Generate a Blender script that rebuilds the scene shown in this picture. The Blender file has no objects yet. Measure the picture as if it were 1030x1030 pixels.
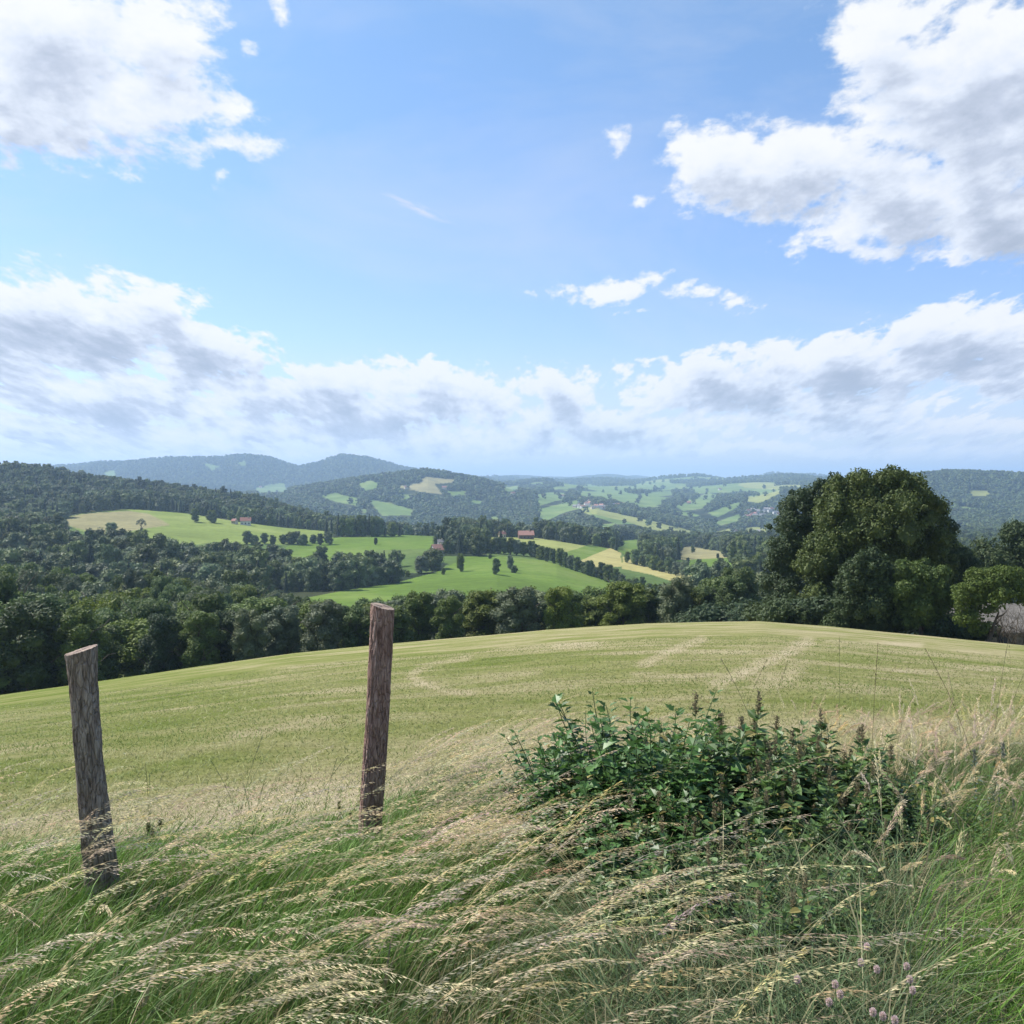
import bpy, math, random
import numpy as np
from mathutils import Vector
random.seed(7)
RNG = np.random.default_rng(11)
R = math.radians
scene = bpy.context.scene
COL = scene.collection

# ------------------------------------------------------------------ camera numbers
F = 968.0          # focal length in photo pixels (photo is 1030 wide)
H0 = 485.0         # horizon row
E = 1.65           # eye height

# ------------------------------------------------------------------ helpers
def np_mesh(name, V, F4=None, F3=None, mats=(), mi4=None, mi3=None, smooth=False, cols=None):
    me = bpy.data.meshes.new(name)
    V = np.asarray(V, dtype=np.float32).reshape(-1, 3)
    F4 = np.zeros((0, 4), np.int32) if F4 is None else np.asarray(F4, np.int32).reshape(-1, 4)
    F3 = np.zeros((0, 3), np.int32) if F3 is None else np.asarray(F3, np.int32).reshape(-1, 3)
    n4, n3 = len(F4), len(F3)
    me.vertices.add(len(V)); me.vertices.foreach_set('co', V.ravel())
    loops = np.concatenate([F4.ravel(), F3.ravel()]).astype(np.int32)
    me.loops.add(len(loops)); me.loops.foreach_set('vertex_index', loops)
    starts = np.concatenate([np.arange(n4) * 4, n4 * 4 + np.arange(n3) * 3]).astype(np.int32)
    me.polygons.add(n4 + n3); me.polygons.foreach_set('loop_start', starts)
    for m in mats: me.materials.append(m)
    if mi4 is not None or mi3 is not None:
        a = np.zeros(n4, np.int32) if mi4 is None else np.full(n4, mi4, np.int32) if np.isscalar(mi4) else mi4
        b = np.zeros(n3, np.int32) if mi3 is None else np.full(n3, mi3, np.int32) if np.isscalar(mi3) else mi3
        me.polygons.foreach_set('material_index', np.concatenate([a, b]).astype(np.int32))
    me.polygons.foreach_set('use_smooth', np.full(n4 + n3, smooth))
    if cols is not None:
        c = np.ones((len(V), 4), np.float32); c[:, :3] = cols
        at = me.attributes.new('col', 'FLOAT_COLOR', 'POINT'); at.data.foreach_set('color', c.ravel())
    me.update(calc_edges=True)
    return me

class MB:
    """collects pieces of one mesh"""
    def __init__(s): s.V = []; s.Q = []; s.T = []; s.C = []; s.n = 0; s.mq = []; s.mt = []
    def add(s, V, Q=None, T=None, m=0, col=None):
        V = np.asarray(V, float).reshape(-1, 3)
        if Q is not None and len(Q): Q = np.asarray(Q).reshape(-1, 4); s.Q.append(Q + s.n); s.mq.append(np.full(len(Q), m))
        if T is not None and len(T): T = np.asarray(T).reshape(-1, 3); s.T.append(T + s.n); s.mt.append(np.full(len(T), m))
        s.V.append(V); s.n += len(V)
        if col is not None: s.C.append(np.broadcast_to(np.asarray(col, float), (len(V), 3)))
    def mesh(s, name, mats, smooth=False):
        V = np.concatenate(s.V)
        return np_mesh(name, V, np.concatenate(s.Q) if s.Q else None, np.concatenate(s.T) if s.T else None, mats,
                       np.concatenate(s.mq) if s.mq else None, np.concatenate(s.mt) if s.mt else None, smooth,
                       np.concatenate(s.C) if s.C else None)

def link(name, me, parent=None, loc=None):
    o = bpy.data.objects.new(name, me); COL.objects.link(o)
    if parent is not None: o.parent = parent
    if loc is not None: o.location = loc
    return o
def tag(o, label=None, cat=None, group=None, kind=None):
    if label: o['label'] = label
    if cat: o['category'] = cat
    if group: o['group'] = group
    if kind: o['kind'] = kind
    return o
def empty(name, loc, label, cat, group=None, rz=0.0):
    o = bpy.data.objects.new(name, None); COL.objects.link(o)
    o.location = loc; o.rotation_euler = (0, 0, rz); o.empty_display_size = 0.3
    return tag(o, label, cat, group)
def copy_tree(o, parent=None):
    c = o.copy(); COL.objects.link(c)
    if parent is not None: c.parent = parent
    for ch in list(o.children): copy_tree(ch, c)
    return c

def tube(path, radii, n=8, cap=True):
    P = np.asarray(path, float); k = len(P); radii = np.broadcast_to(radii, (k,))
    Tn = np.gradient(P, axis=0); Tn /= np.linalg.norm(Tn, axis=1)[:, None] + 1e-9
    ref = np.array([0., 1., 0.]) if abs(Tn[0][1]) < .9 else np.array([1., 0, 0])
    V = []
    for i in range(k):
        a = np.cross(Tn[i], ref); a /= np.linalg.norm(a) + 1e-9; b = np.cross(a, Tn[i])
        t = np.arange(n) * 2 * math.pi / n
        V.append(P[i] + radii[i] * (np.cos(t)[:, None] * a + np.sin(t)[:, None] * b))
    V = np.concatenate(V)
    Q = []
    for i in range(k - 1):
        for j in range(n):
            Q.append((i * n + j, i * n + (j + 1) % n, (i + 1) * n + (j + 1) % n, (i + 1) * n + j))
    T = []
    if cap:
        V = np.vstack([V, P[-1]]); c = len(V) - 1
        for j in range(n): T.append(((k - 1) * n + j, (k - 1) * n + (j + 1) % n, c))
    return V, np.array(Q), np.array(T, int).reshape(-1, 3)

_t = (1 + 5 ** .5) / 2
def icosphere(sub):
    V = [(-1, _t, 0), (1, _t, 0), (-1, -_t, 0), (1, -_t, 0), (0, -1, _t), (0, 1, _t), (0, -1, -_t), (0, 1, -_t), (_t, 0, -1), (_t, 0, 1), (-_t, 0, -1), (-_t, 0, 1)]
    T = [(0, 11, 5), (0, 5, 1), (0, 1, 7), (0, 7, 10), (0, 10, 11), (1, 5, 9), (5, 11, 4), (11, 10, 2), (10, 7, 6), (7, 1, 8), (3, 9, 4), (3, 4, 2), (3, 2, 6), (3, 6, 8), (3, 8, 9), (4, 9, 5), (2, 4, 11), (6, 2, 10), (8, 6, 7), (9, 8, 1)]
    V = [np.array(v) / np.linalg.norm(v) for v in V]
    for _ in range(sub):
        cache = {}; N = []
        def mid(a, b):
            k = (min(a, b), max(a, b))
            if k not in cache:
                m = V[a] + V[b]; V.append(m / np.linalg.norm(m)); cache[k] = len(V) - 1
            return cache[k]
        for a, b, c in T:
            x, y, z = mid(a, b), mid(b, c), mid(c, a)
            N += [(a, x, z), (b, y, x), (c, z, y), (x, y, z)]
        T = N
    return np.array(V), np.array(T)
ICO1 = icosphere(1); ICO2 = icosphere(2)

# value noise in numpy (2D)
_G = RNG.random((256, 256))
def vnoise(x, y):
    xi = np.floor(x).astype(int); yi = np.floor(y).astype(int); fx = x - xi; fy = y - yi
    fx = fx * fx * (3 - 2 * fx); fy = fy * fy * (3 - 2 * fy)
    a = _G[xi & 255, yi & 255]; b = _G[(xi + 1) & 255, yi & 255]; c = _G[xi & 255, (yi + 1) & 255]; d = _G[(xi + 1) & 255, (yi + 1) & 255]
    return (a * (1 - fx) + b * fx) * (1 - fy) + (c * (1 - fx) + d * fx) * fy
def fbm(x, y, o=4):
    s = 0; a = 1; t = 0
    for i in range(o):
        s = s + a * vnoise(x * 2 ** i + 17.3 * i, y * 2 ** i + 5.1 * i); t += a; a *= .5
    return s / t - .5

# ------------------------------------------------------------------ materials
def mat(name):
    m = bpy.data.materials.new(name); m.use_nodes = True
    nt = m.node_tree; nt.nodes.clear()
    return m, nt
def N(nt, t, **kw):
    n = nt.nodes.new(t)
    for k, v in kw.items():
        if k.startswith('i_'): n.inputs[k[2:].replace('_', ' ')].default_value = v
        elif k[0] == 'n' and k[1:].isdigit(): n.inputs[int(k[1:])].default_value = v
        else: setattr(n, k, v)
    return n
def L(nt, a, b): nt.links.new(a, b)
def ramp(nt, fac, stops):
    r = N(nt, 'ShaderNodeValToRGB'); e = r.color_ramp.elements
    while len(e) < len(stops): e.new(.5)
    for i, (p, c) in enumerate(stops): e[i].position = p; e[i].color = (*c, 1) if len(c) == 3 else c
    L(nt, fac, r.inputs[0]); return r.outputs[0]
def noise(nt, vec, scale, detail=4, rough=.55, dist=0.0):
    n = N(nt, 'ShaderNodeTexNoise'); n.inputs['Scale'].default_value = scale; n.inputs['Detail'].default_value = detail
    n.inputs['Roughness'].default_value = rough; n.inputs['Distortion'].default_value = dist
    if vec is not None: L(nt, vec, n.inputs['Vector'])
    return n.outputs[0]
def mixc(nt, fac, a, b, mode='MIX'):
    n = N(nt, 'ShaderNodeMix', data_type='RGBA', blend_type=mode)
    for s, v in ((0, fac), (6, a), (7, b)):
        if isinstance(v, (int, float)): n.inputs[s].default_value = v
        elif isinstance(v, tuple): n.inputs[s].default_value = (*v, 1)
        else: L(nt, v, n.inputs[s])
    return n.outputs[2]
def math_(nt, op, a, b=None, clamp=False):
    n = N(nt, 'ShaderNodeMath', operation=op, use_clamp=clamp)
    for s, v in ((0, a), (1, b)):
        if v is None: continue
        if isinstance(v, (int, float)): n.inputs[s].default_value = v
        else: L(nt, v, n.inputs[s])
    return n.outputs[0]
def mapr(nt, v, a, b, c=0., d=1.):
    n = N(nt, 'ShaderNodeMapRange'); L(nt, v, n.inputs[0])
    for i, x in enumerate((a, b, c, d)): n.inputs[i + 1].default_value = x
    return n.outputs[0]
def scaled(nt, vec, s):
    n = N(nt, 'ShaderNodeVectorMath', operation='MULTIPLY'); L(nt, vec, n.inputs[0]); n.inputs[1].default_value = s
    return n.outputs[0]
def finish_diffuse(nt, color, rough=.9, bump=None, bstr=.3, bdist=.1, transl=0., tcol=None, spec=.2):
    out = N(nt, 'ShaderNodeOutputMaterial')
    p = N(nt, 'ShaderNodeBsdfPrincipled'); p.inputs['Roughness'].default_value = rough
    p.inputs['Specular IOR Level'].default_value = spec
    if isinstance(color, tuple): p.inputs['Base Color'].default_value = (*color, 1)
    else: L(nt, color, p.inputs['Base Color'])
    if bump is not None:
        b = N(nt, 'ShaderNodeBump'); b.inputs['Strength'].default_value = bstr; b.inputs['Distance'].default_value = bdist
        L(nt, bump, b.inputs['Height']); L(nt, b.outputs[0], p.inputs['Normal'])
    sh = p.outputs[0]
    if transl > 0:
        t = N(nt, 'ShaderNodeBsdfTranslucent')
        c = tcol if tcol is not None else color
        if isinstance(c, tuple): t.inputs[0].default_value = (*c, 1)
        else: L(nt, c, t.inputs[0])
        mx = N(nt, 'ShaderNodeMixShader'); mx.inputs[0].default_value = transl
        L(nt, sh, mx.inputs[1]); L(nt, t.outputs[0], mx.inputs[2]); sh = mx.outputs[0]
    L(nt, sh, out.inputs[0])

def leaf_material(name, c1, c2, transl=.3, var=.35, rough=.6, cl=2.2):
    """leaves: colour differs from tree to tree (object random) and from spray to spray"""
    m, nt = mat(name)
    oi = N(nt, 'ShaderNodeObjectInfo'); tc = N(nt, 'ShaderNodeTexCoord')
    geo = N(nt, 'ShaderNodeNewGeometry')
    n1 = noise(nt, tc.outputs['Object'], cl, 3, .6)
    f = math_(nt, 'ADD', mapr(nt, n1, .35, .65, 0, .6), math_(nt, 'MULTIPLY', geo.outputs['Random Per Island'], .4))
    c = mixc(nt, f, c1, c2)
    v = mapr(nt, oi.outputs['Random'], 0, 1, 1 - var, 1 + var)
    c = mixc(nt, 1.0, c, v, 'MULTIPLY')
    hs = N(nt, 'ShaderNodeHueSaturation'); L(nt, c, hs.inputs['Color'])
    r2 = math_(nt, 'FRACT', math_(nt, 'MULTIPLY', oi.outputs['Random'], 7.31))
    L(nt, mapr(nt, r2, 0, 1, .475, .515), hs.inputs['Hue']); L(nt, mapr(nt, r2, 0, 1, 1.1, .8), hs.inputs['Saturation'])
    finish_diffuse(nt, hs.outputs[0], rough, transl=transl, spec=.25)
    return m
M = {}
M['leaf'] = leaf_material('broadleaf_foliage', (.05, .09, .018), (.155, .21, .042), var=.33)
M['leaf_far'] = leaf_material('woodland_foliage', (.045, .075, .022), (.13, .175, .05), transl=.15, cl=3.0, var=.5)
M['leaf_pale'] = leaf_material('willow_foliage', (.07, .10, .045), (.17, .20, .10), transl=.15, cl=3.0, var=.3)
M['leaf_big'] = leaf_material('maple_foliage', (.038, .067, .017), (.115, .152, .034), transl=.22, var=.05, cl=.6)
M['leaf_dark'] = leaf_material('dark_foliage', (.03, .055, .020), (.07, .105, .035), transl=.22, var=.05, cl=.6)
M['leaf_mid'] = leaf_material('ash_foliage', (.06, .11, .022), (.14, .20, .04), transl=.3, var=.12, cl=.8)
M['conifer'] = leaf_material('spruce_foliage', (.016, .034, .016), (.035, .06, .025), transl=.1, var=.2)
def bark_material(name, a, b, sc=6, bd=.03):
    m, nt = mat(name); tc = N(nt, 'ShaderNodeTexCoord')
    v = scaled(nt, tc.outputs['Object'], (1, 1, .3))
    n1 = noise(nt, v, sc, 6, .65, .4)
    finish_diffuse(nt, ramp(nt, n1, [(.3, a), (.7, b)]), .95, n1, .8, bd)
    return m
M['bark'] = bark_material('tree_bark', (.05, .04, .03), (.16, .13, .10))

# ------------------------------------------------------------------ terrain function
def tab(s): return np.array([float(a) for a in s.replace(',', ' ').split()]).reshape(-1, 2)
CREST = tab('-400 765 0 700 100 686 200 671 300 657 400 647 480 640 560 633 650 627 760 625 830 630 900 637 1030 650 1400 705')
def zmeadow(X, Y):
    u = X / np.sqrt(np.maximum(Y, 0) ** 2 + 10.0 ** 2)
    sc = (np.interp(515 + F * u, CREST[:, 0], CREST[:, 1]) - H0) / F - .021
    return .45 - Y * sc - .00042 * np.maximum(Y - 45, 0) ** 2 + .05 * fbm(X * .35, Y * .35, 2) * np.clip(Y / 4, 0, 1)
ST = {
 180: '-400 740 0 690 200 680 400 670 500 668 700 664 900 670 1030 690 1400 720',
 250: '-400 650 0 640 200 645 300 652 400 668 500 674 640 672 760 672 900 690 1030 700 1400 720',
 350: '-400 640 0 640 200 640 300 618 400 622 500 624 640 628 760 630 900 660 1030 680',
 450: '-400 590 0 585 100 586 200 592 300 596 400 594 500 590 640 606 760 600 900 620 1030 650',
 550: '-400 555 0 552 100 560 200 572 300 583 400 578 500 568 560 573 640 592 700 593 760 580 900 590 1030 610',
 650: '-400 540 0 540 100 549 200 556 300 566 400 562 450 556 500 556 560 561 640 575 700 580 760 568 900 575 1030 585',
 750: '-400 530 0 531 100 540 200 545 300 552 400 549 450 547 500 547 560 550 640 563 700 570 760 562 900 562 1030 575',
 900: '-400 500 0 515 60 518 150 518 230 525 300 536 400 540 500 540 560 542 640 555 700 561 760 557 900 556 1030 560',
 1100: '-400 480 0 492 100 503 200 513 300 526 400 543 500 542 560 544 640 551 700 555 760 552 900 550 1030 552',
 1300: '-400 468 0 474 50 479 100 489 150 494 200 501 250 507 300 521 330 532 400 550 500 548 600 545 700 548 760 548 900 545 1030 548',
 1600: '-400 475 0 492 100 502 200 514 300 530 400 552 500 548 600 539 640 538 700 546 760 546 900 540 1030 540',
 2000: '-400 490 0 507 200 521 300 531 400 541 500 538 560 532 600 521 650 529 700 538 760 541 830 532 900 527 1030 527',
 2600: '-400 490 0 500 200 510 300 509 350 505 430 507 500 513 560 512 600 509 650 516 700 522 760 521 830 512 900 504 1030 504 1400 495',
 3200: '-400 490 0 500 200 506 290 494 350 482 390 477 430 472 480 482 520 492 560 500 600 501 650 506 700 507 760 502 800 494 850 488 900 483 950 477 1030 480 1400 473',
 4000: '-400 490 0 500 200 500 300 497 400 492 500 496 560 490 600 495 650 496 700 499 760 497 800 490 850 488 900 486 1030 486',
 5000: '-400 485 0 490 100 482 200 480 300 490 400 486 450 490 500 489 540 484 560 485 600 489 650 492 700 491 760 487 800 485 900 487 1030 488',
 6000: '-400 472 40 472 60 468 100 464 150 463 200 461 225 459 245 457 262 460 275 464 300 475 320 472 345 464 370 467 400 475 450 486 500 489 600 489 700 488 760 486 780 484 850 488 1030 490',
 8000: '-400 480 0 482 300 483 450 485 490 480 510 479 535 481 560 486 640 488 690 486 702 483 715 484 730 487 760 485 775 482 800 485 1030 490',
 12000: '-400 488 0 487 560 486 620 483 640 482 660 484 700 487 1400 488',
 22000: '-400 491 1400 491'}
YS = sorted(ST); STP = {k: tab(v) for k, v in ST.items()}
YK = np.array([120., 150.] + [float(y) for y in YS]); LK = np.log(YK)
def ztable(X, Y):
    px = 515 + F * X / Y
    K = len(YK); S = np.empty((K, len(px)))
    for i, y in enumerate(YK):
        if i < 2:
            xx = (px - 515) / F * y
            S[i] = (E - zmeadow(xx, np.full_like(xx, y))) / y
        else:
            t = STP[YS[i - 2]]; S[i] = (np.interp(px, t[:, 0], t[:, 1]) - H0) / F
    h = np.diff(LK)[:, None]; d = np.diff(S, axis=0) / h
    m = np.zeros_like(S)
    w1 = 2 * h[1:] + h[:-1]; w2 = h[1:] + 2 * h[:-1]
    ok = d[1:] * d[:-1] > 0
    with np.errstate(divide='ignore', invalid='ignore'):
        mm = (w1 + w2) / (w1 / d[:-1] + w2 / d[1:])
    m[1:-1] = np.where(ok, mm, 0); m[0] = d[0]; m[-1] = d[-1]
    ly = np.clip(np.log(Y), LK[0], LK[-1])
    k = np.clip(np.searchsorted(LK, ly) - 1, 0, K - 2); j = np.arange(len(px))
    hh = h[k, 0]; t = (ly - LK[k]) / hh
    s = (2*t**3 - 3*t**2 + 1) * S[k, j] + (t**3 - 2*t**2 + t) * hh * m[k, j] + (-2*t**3 + 3*t**2) * S[k+1, j] + (t**3 - t**2) * hh * m[k+1, j]
    z = E - s * Y
    # rolling relief that is not in the table
    a = np.clip((Y - 1500) / 2500, 0, 1)
    z += a * (80 * fbm(X / 1300., Y / 1300., 4) + 62 * fbm(X / 480. + 9, Y / 800. + 3, 3) + 45 * np.clip((Y - 3500) / 2000, 0, 1) * fbm(X / 900. + 31, Y / 1500., 2)) * np.clip(Y / 6000, .5, 1.6)
    a2 = np.clip((Y - 250) / 300, 0, 1) * (1 - a)
    z += a2 * 6 * fbm(X / 170., Y / 170., 3)
    return z
def hz(X, Y):
    X = np.atleast_1d(np.asarray(X, float)); Y = np.atleast_1d(np.asarray(Y, float)); X, Y = np.broadcast_arrays(X, Y)
    z = zmeadow(X, Y); far = Y > 120
    if far.any(): z = z.copy(); z[far] = ztable(X[far], Y[far])
    return z
def h1(x, y): return float(hz(x, y)[0])
def rowof(X, Y, Z): return H0 + F * (E - Z) / Y
def ground_at(px, row, y0, y1):
    """distance at which the ground seen in photo column px reaches photo row"""
    Yv = np.exp(np.linspace(math.log(y0), math.log(y1), 400)); X = (px - 515) / F * Yv
    r = rowof(X, Yv, hz(X, Yv)); k = np.argmax(r <= row)
    if r[k] > row: k = int(np.argmin(np.abs(r - row)))
    return float(X[k]), float(Yv[k]), float(hz(X[k], Yv[k])[0])

# ------------------------------------------------------------------ land use (which real field is what)
FRESH = (.105, .165, .028); LIME = (.165, .21, .05); STRAW = (.33, .295, .115); BEIGE = (.225, .205, .10); PALE = (.125, .185, .055); HAY = (.22, .24, .075)
WOODFLOOR = (.018, .028, .012)
FIELDS = [  # colour, Ymin, Ymax, polygon
 (FRESH, 300, 640, '285 660 285 607 310 601 345 594 400 586 440 575 470 560 440 551 450 545 500 549 560 564 600 576 640 590 665 600 660 660'),
 (FRESH, 560, 1000, '270 561 290 549 330 541 425 536 450 540 432 552 380 553 345 565'),
 (LIME, 560, 1000, '240 527 290 531 335 535 335 541 290 548 240 547'),
 (LIME, 560, 1150, '55 526 60 522 90 515 130 512 185 516 240 525 330 536 300 546 240 546 215 545 195 548 185 556 160 560 150 548 108 542'),
 (BEIGE, 560, 1150, '55 525 60 522 90 516 130 514 150 517 172 528 150 531 105 539'),
 (HAY, 600, 1150, '490 552 490 540 538 541 592 549 592 557 570 563 545 556'),
 (FRESH, 600, 1150, '556 560 592 548 614 552 580 566'),
 (STRAW, 560, 1150, '578 566 614 551 624 556 626 570 600 571'),
 (FRESH, 600, 1400, '619 553 625 544 645 542 647 553 630 558'),
 (STRAW, 480, 900, '625 572 627 560 661 565 682 573 729 584 727 593 692 590 655 578'),
 (BEIGE, 600, 1400, '676 559 690 549 728 555 732 562 715 564 684 564'),
 (FRESH, 480, 1400, '676 564 732 561 750 571 740 590 724 586 685 576'),
 (FRESH, 500, 1400, '750 571 752 558 770 566 772 578'),
]
FARF = [
 (PALE, '361 487 373 483 382 485 380 491 368 494'), (PALE, '323 500 338 496 361 502 358 508 336 505'),
 (PALE, '369 503 379 504 415 513 413 519 385 519'), (PALE, '360 511 370 512 368 517'),
 (BEIGE, '398 489 424 486 426 480 456 482 458 485 437 486 447 498 420 494'), (PALE, '402 496 417 498 417 502 405 501'),
 (HAY, '447 527 464 528 464 533 448 533'), (PALE, '493 520 503 517 503 524 496 524'),
 (PALE, '255 491 285 486 291 494 260 496'), (PALE, '103 475 113 472 117 478 105 479'), (PALE, '238 466 246 463 248 469'), (PALE, '205 466 222 468 215 472'),
 (PALE, '538 499 548 494 570 496 568 502 543 508'), (PALE, '540 513 581 503 587 510 563 518 546 525'),
 (HAY, '583 508 593 506 605 512 641 520 702 536 699 542 672 537 626 525 583 515'), (PALE, '588 487 631 492 621 499 611 495 591 493'),
 (PALE, '635 498 677 493 678 498 641 502'), (PALE, '677 509 699 503 710 496 722 498 707 511 687 514'), (PALE, '712 516 742 505 747 508 722 520'),
 (PALE, '718 525 742 517 743 524 725 529'), (PALE, '697 492 737 491 737 495 702 497'), (HAY, '716 534 735 532 738 542 730 542'),
 (HAY, '747 531 773 530 773 539 750 539'), (PALE, '597 529 618 526 612 534'), (HAY, '750 499 762 499 785 493 786 496 764 507 750 504'),
 (HAY, '974 493 996 493 994 499 976 499'), (PALE, '505 490 520 488 524 492 510 494'), (PALE, '660 487 690 486 690 489 664 490'),
 (PALE, '590 515 600 517 640 528 620 528'), (PALE, '555 490 580 488 580 491 560 493'), (PALE, '640 506 668 504 664 508 644 510'),
 (PALE, '450 494 470 493 468 497 455 498'), (PALE, '470 503 486 503 484 507 474 507'), (PALE, '800 500 820 497 818 503 805 505'),
]
def inpoly(px, row, poly):
    x, y = poly[:, 0], poly[:, 1]; n = len(x); c = np.zeros(px.shape, bool); j = n - 1
    for i in range(n):
        if y[i] != y[j]:
            k = ((y[i] > row) != (y[j] > row)) & (px < (x[j] - x[i]) * (row - y[i]) / (y[j] - y[i]) + x[i]); c ^= k
        j = i
    return c
FP = [(c, a, b, tab(p)) for c, a, b, p in FIELDS] + [(c, 1500, 9000, tab(p)) for c, p in FARF]
def landuse(X, Y, Z):
    """0 = wood, otherwise field number"""
    px = 515 + F * X / Y; row = rowof(X, Y, Z); out = np.zeros(len(X), int)
    px = px + 2.0 * fbm(X / 25., Y / 25., 2) + np.where(Y > 1500, 5 * fbm(X / 90., Y / 160., 3), 0); row = row + np.where(Y > 1500, 3.5 * fbm(X / 70. + 7, Y / 200. + 2, 3), 0)
    for i, (c, a, b, p) in enumerate(FP):
        k = (Y > a) & (Y < b) & (px > p[:, 0].min()) & (px < p[:, 0].max())
        if k.any():
            q = np.where(k)[0]; q = q[inpoly(px[q], row[q], p)]; out[q] = i + 1
    op = fbm(X / 380. + 40, Y / 800. + 11, 3); k = (op > .085) & (Y > 1900) & (Y < 9500) & (px > 500) & (px < 1100) & (out == 0) & ((px < 880) | (op > .2))
    out[k] = len(FP) + 1 + (fbm(X[k] / 200. + 3, Y[k] / 300., 1) > .12)
    return out

# ------------------------------------------------------------------ ground sheets
uc = np.concatenate([np.linspace(-1.6, -.60, 60, endpoint=False), np.linspace(-.60, .60, 1000), np.linspace(.60, 1.6, 61)[1:]])
def sheet(Yv, uu, off):
    X = uu[None, :] * (Yv[:, None] + off); Y = np.repeat(Yv[:, None], len(uu), 1)
    n, m = X.shape; X = X.ravel(); Y = Y.ravel(); Z = hz(X, Y)
    i = np.arange(n * m).reshape(n, m)
    Q = np.stack([i[:-1, :-1], i[:-1, 1:], i[1:, 1:], i[1:, :-1]], -1).reshape(-1, 4)
    return X, Y, Z, Q
# meadow material -------------------------------------------------
def meadow_material():
    m, nt = mat('mown_meadow'); geo = N(nt, 'ShaderNodeNewGeometry'); P = geo.outputs['Position']
    sep = N(nt, 'ShaderNodeSeparateXYZ'); L(nt, P, sep.inputs[0])
    warp = N(nt, 'ShaderNodeVectorMath', operation='ADD')
    wn = N(nt, 'ShaderNodeTexNoise'); wn.inputs['Scale'].default_value = .09; wn.inputs['Detail'].default_value = 2; L(nt, P, wn.inputs['Vector'])
    ws = scaled(nt, wn.outputs[1], (6, 9, 0)); L(nt, P, warp.inputs[0]); L(nt, ws, warp.inputs[1]); W = warp.outputs[0]
    streak = noise(nt, scaled(nt, W, (.16, .42, 0)), 1.0, 6, .62)       # swaths along X
    streak2 = noise(nt, scaled(nt, W, (.6, 1.3, 0)), 1.0, 5, .65)
    patch = noise(nt, P, .22, 5, .6)
    fine = noise(nt, P, 9, 5, .7); ff = noise(nt, P, 60, 4, .7)
    dry = math_(nt, 'ADD', math_(nt, 'MULTIPLY', streak, .55), math_(nt, 'ADD', math_(nt, 'MULTIPLY', patch, .38), math_(nt, 'MULTIPLY', streak2, .25)))
    dry = math_(nt, 'ADD', dry, mapr(nt, fine, .3, .7, -.035, .035))
    # left side of the slope is greener, the near edge drier
    lf = mapr(nt, math_(nt, 'SUBTRACT', sep.outputs[0], math_(nt, 'MULTIPLY', sep.outputs[1], -.18)), -14, 8, -.10, .0)
    ed = mapr(nt, sep.outputs[1], 6, 11, .10, 0)
    dry = math_(nt, 'ADD', dry, math_(nt, 'ADD', lf, ed))
    at = N(nt, 'ShaderNodeAttribute', attribute_name='col')
    dry = math_(nt, 'ADD', dry, at.outputs['Fac'])
    c = ramp(nt, dry, [(.38, (.12, .172, .025)), (.46, (.185, .222, .052)), (.55, (.27, .275, .098)), (.66, (.42, .365, .20)), (.80, (.55, .46, .30))])
    c = mixc(nt, 1.0, c, mapr(nt, ff, .3, .7, .82, 1.18), 'MULTIPLY')
    c = mixc(nt, 1.0, c, mapr(nt, fine, .3, .7, .85, 1.15), 'MULTIPLY')
    b = math_(nt, 'ADD', ff, math_(nt, 'MULTIPLY', fine, 2.0))
    finish_diffuse(nt, c, 1.0, b, .9, .06, spec=.05)
    return m
Ym = np.concatenate([np.linspace(-14, 5, 40, endpoint=False), np.exp(np.linspace(math.log(5), math.log(118), 260))])
um = np.concatenate([np.linspace(-2.2, -.62, 40, endpoint=False), np.linspace(-.62, .62, 420), np.linspace(.62, 2.2, 41)[1:]])
X, Y, Z, Q = sheet(Ym, um, 22.)
# bare hay tracks and patches left by the mower (photo column,row traced to the ground)
def track_mask(X, Y, Z):
    Ys = np.maximum(Y, 2.0); px = 515 + F * X / Ys; row = rowof(X, Ys, Z); d = np.zeros(len(X))
    tr = [([(722, 688), (745, 678), (770, 667), (795, 655), (812, 645)], 5, .16), ([(766, 686), (790, 682), (800, 672)], 7, .10), ([(648, 668), (672, 656), (705, 643)], 4, .15),
          ([(640, 678), (690, 680), (720, 678)], 3, .1), ([(425, 688), (414, 680), (420, 673), (440, 667), (470, 662)], 3.0, .14), ([(425, 688), (445, 694), (470, 697)], 3.5, .12),
          ([(830, 645), (880, 647), (925, 649)], 2.2, .14), ([(470, 680), (540, 676)], 3, .07), ([(140, 840), (250, 815), (350, 800)], 26, .12), ([(300, 800), (420, 790)], 14, .10),
          ([(560, 650), (600, 648)], 3, .09), ([(100, 778), (240, 745)], 4, .07), ([(0, 830), (120, 815)], 10, .06), ([(240, 740), (330, 722)], 4, .07), ([(880, 676), (1030, 672)], 2.5, .07), ([(820, 700), (960, 690)], 3, .05),
          ([(400, 780), (560, 800), (520, 770)], 22, .08)]
    ns = 1 + 1.2 * fbm(X * .8, Y * .8, 4)
    for pts, w, a in tr:
        for (x0, y0), (x1, y1) in zip(pts[:-1], pts[1:]):
            L2 = (x1 - x0) ** 2 + (y1 - y0) ** 2
            t = np.clip(((px - x0) * (x1 - x0) + (row - y0) * (y1 - y0)) / L2, 0, 1)
            dist = np.hypot((px - x0 - t * (x1 - x0)) * .55, row - y0 - t * (y1 - y0))
            d = np.maximum(d, .95 * a * np.clip(1.4 - dist / (w * ns), 0, 1))
    return np.where(Y > 4, d, 0)
tm = track_mask(X, Y, Z)
me = np_mesh('meadow', np.stack([X, Y, Z], 1), Q, mats=[meadow_material()], smooth=True, cols=np.repeat(tm[:, None], 3, 1))
tag(link('meadow', me), 'pale mown hay meadow sloping away to a rounded crest', 'meadow', kind='structure')

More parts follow.
